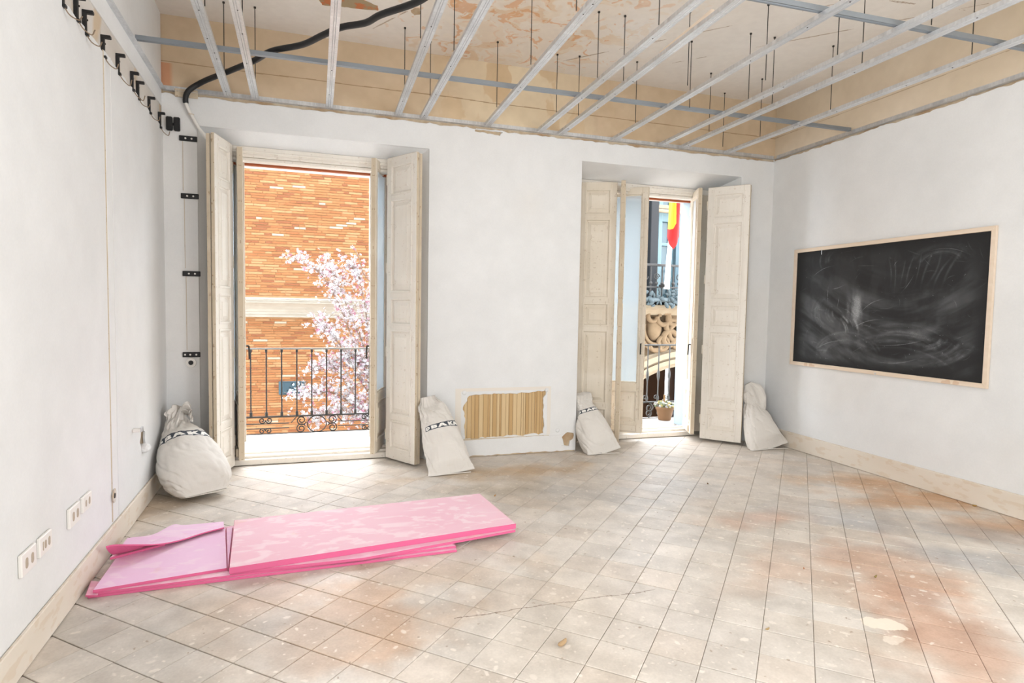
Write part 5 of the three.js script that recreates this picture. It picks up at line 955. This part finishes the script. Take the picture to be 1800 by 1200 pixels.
  const cA = q(1149, 578), sh = new THREE.SphereGeometry(0.26, 20, 14).scale(0.85, 1.25, 0.5).translate(cA.x, cA.y, FZ + 0.02); carve.push(sh);
  for (const [r, t] of [[0.36, 0.05], [0.47, 0.055]]) { const p = []; for (let k = 0; k <= 24; k++) { const a = Math.PI * 0.95 + k / 24 * Math.PI * 1.1; p.push(V(cA.x + Math.cos(a) * r, cA.y + 0.06 + Math.sin(a) * r * 1.3, FZ + 0.1)); } carve.push(tube(p, t, 40, 8)); }
  tor(1144, 556, 0.2, 0.06, 0, 6); tor(1163, 558, 0.22, 0.07, 3, 8); tor(1180, 560, 0.24, 0.07, 1, 6); tor(1176, 575, 0.26, 0.07, -1, 4); tor(1184, 586, 0.24, 0.07, 2, 8); tor(1172, 596, 0.24, 0.08, 0.5, 6); tor(1160, 602, 0.2, 0.06, -2, 4); tor(1184, 604, 0.16, 0.06, 0, 5); tor(1150, 606, 0.2, 0.05, 3, 6.5);
  mesh('carved_cartouche', carve, stone, g);
  mesh('frieze', bx(X0, X1, q(1165, 612).y, yc, FZ - 1, FZ - 0.02, 0), stone, g);
  // moulded arch over the dark entrance
  const ac = V(q(1215, 652).x, q(1165, 690).y - 0.9, 0), rOut = 2.45;
  const arch = (r0, r1, z) => { const s = new THREE.Shape(); s.absarc(0, 0, r1, 0, Math.PI); s.absarc(0, 0, r0, Math.PI, 0, true); s.closePath(); return uvm(new THREE.ExtrudeGeometry(s, { depth: z + 0.5, bevelEnabled: false, curveSegments: 40 }).scale(1.25, 0.86, 1).translate(ac.x, ac.y, FZ - 0.5)); };
  mesh('arch_moulding', [arch(1.92, 2.05, 0.05), arch(2.05, 2.18, 0.16), arch(2.18, 2.26, 0.08), arch(2.26, 2.42, 0.2), arch(2.42, 2.5, 0.06)], pale, g);
  const out = new THREE.Shape([V2(X0 - ac.x, YB - ac.y), V2(X1 - ac.x, YB - ac.y), V2(X1 - ac.x, q(1165, 612).y - ac.y), V2(X0 - ac.x, q(1165, 612).y - ac.y)]), hl = new THREE.Path(); hl.moveTo(2.4, YB - ac.y + 0.01); hl.lineTo(2.4, 0); hl.absellipse(0, 0, 2.4, 1.66, 0, Math.PI, false); hl.lineTo(-2.4, YB - ac.y + 0.01); hl.closePath(); out.holes.push(hl);
  mesh('ground_storey', uvm(new THREE.ExtrudeGeometry(out, { depth: 0.5, bevelEnabled: false, curveSegments: 24 }).translate(ac.x, ac.y, FZ - 0.55)), stone, g);
  mesh('entrance_passage', [bx(X0, X1, YB, 2, FZ - 6.2, FZ - 6, 0), bx(ac.x - 3.4, ac.x - 3.1, YB, 2, FZ - 6, FZ - 0.55, 0), bx(ac.x + 3.1, ac.x + 3.4, YB, 2, FZ - 6, FZ - 0.55, 0), bx(ac.x - 3.4, ac.x + 3.4, 1.7, 2, FZ - 6, FZ - 0.55, 0)], std({ color: new THREE.Color('#6b4a33'), roughness: 0.8 }), g);
  const dx = q(1144, 690).x; mesh('entrance_door', [bx(dx - 0.9, dx + 0.35, YB, q(1150, 665).y, FZ - 1.8, FZ - 1.6, 0.02), bx(dx + 0.35, dx + 0.5, YB, q(1150, 655).y, FZ - 1.8, FZ - 1.5, 0.02)], std({ color: new THREE.Color('#7a5a3c'), roughness: 0.8 }), g);
  settle(g);
  // flag on a pole slanting out from the balcony
  const f = thing('flag', 'red and yellow flag hanging from a white pole on the ornate balcony', 'flag');
  const pz = FZ + 0.95, pa = zAt(1173, 508, pz), pb = zAt(1187, 300, pz - 0.0), NX = 14, NY = 22, P = [], uvs = [], id = [];
  mesh('bracket', bx(pa.x - 0.1, pa.x + 0.06, pa.y + 0.05, pa.y + 0.12, FZ + 0.7, pz + 0.02, 0.01), M.iron, f);
  mesh('pole', rod(V(pa.x - 0.02, pa.y, pz), V(pb.x, pb.y, pz), 0.075, 10, 0.03), std({ color: new THREE.Color('#f2f1ee'), roughness: 0.5 }), f);
  for (let j = 0; j <= NY; j++) for (let i = 0; i <= NX; i++) {
    const s = i / NX, t = j / NY, top = zAt(1176 + 20 * s, 330, pz + 0.1), botY = s < 0.5 ? 416 + 44 * s : 438 - 46 * (s - 0.5), b = zAt(1170 + 25 * s, botY, pz + 0.1);
    P.push(top.x + (b.x - top.x) * t, top.y + (b.y - top.y) * t, pz + 0.12 + 0.05 * Math.sin(s * 9 + t * 2)); uvs.push(s, t);
  }
  for (let j = 0; j < NY; j++) for (let i = 0; i < NX; i++) { const k = j * (NX + 1) + i; id.push(k, k + NX + 1, k + NX + 2, k, k + NX + 2, k + 1); }
  const fg = new THREE.BufferGeometry(); fg.setAttribute('position', new THREE.Float32BufferAttribute(P, 3)); fg.setAttribute('uv', new THREE.Float32BufferAttribute(uvs, 2)); fg.setIndex(id); fg.computeVertexNormals();
  const ft = tex(128, 128, 1, 1, (s, t) => (s > 0.66 - 0.05 * t || t > 0.8 - 0.36 * (s - 0.12) ? [170, 30, 27] : [190, 160, 44]));
  mesh('cloth', fg, std({ map: ft, side: THREE.DoubleSide, roughness: 0.85 }), f); settle(f);
}

scene.traverse((o) => { if (o.isMesh) { o.castShadow = true; o.receiveShadow = true; } });
renderer.render(scene, camera);
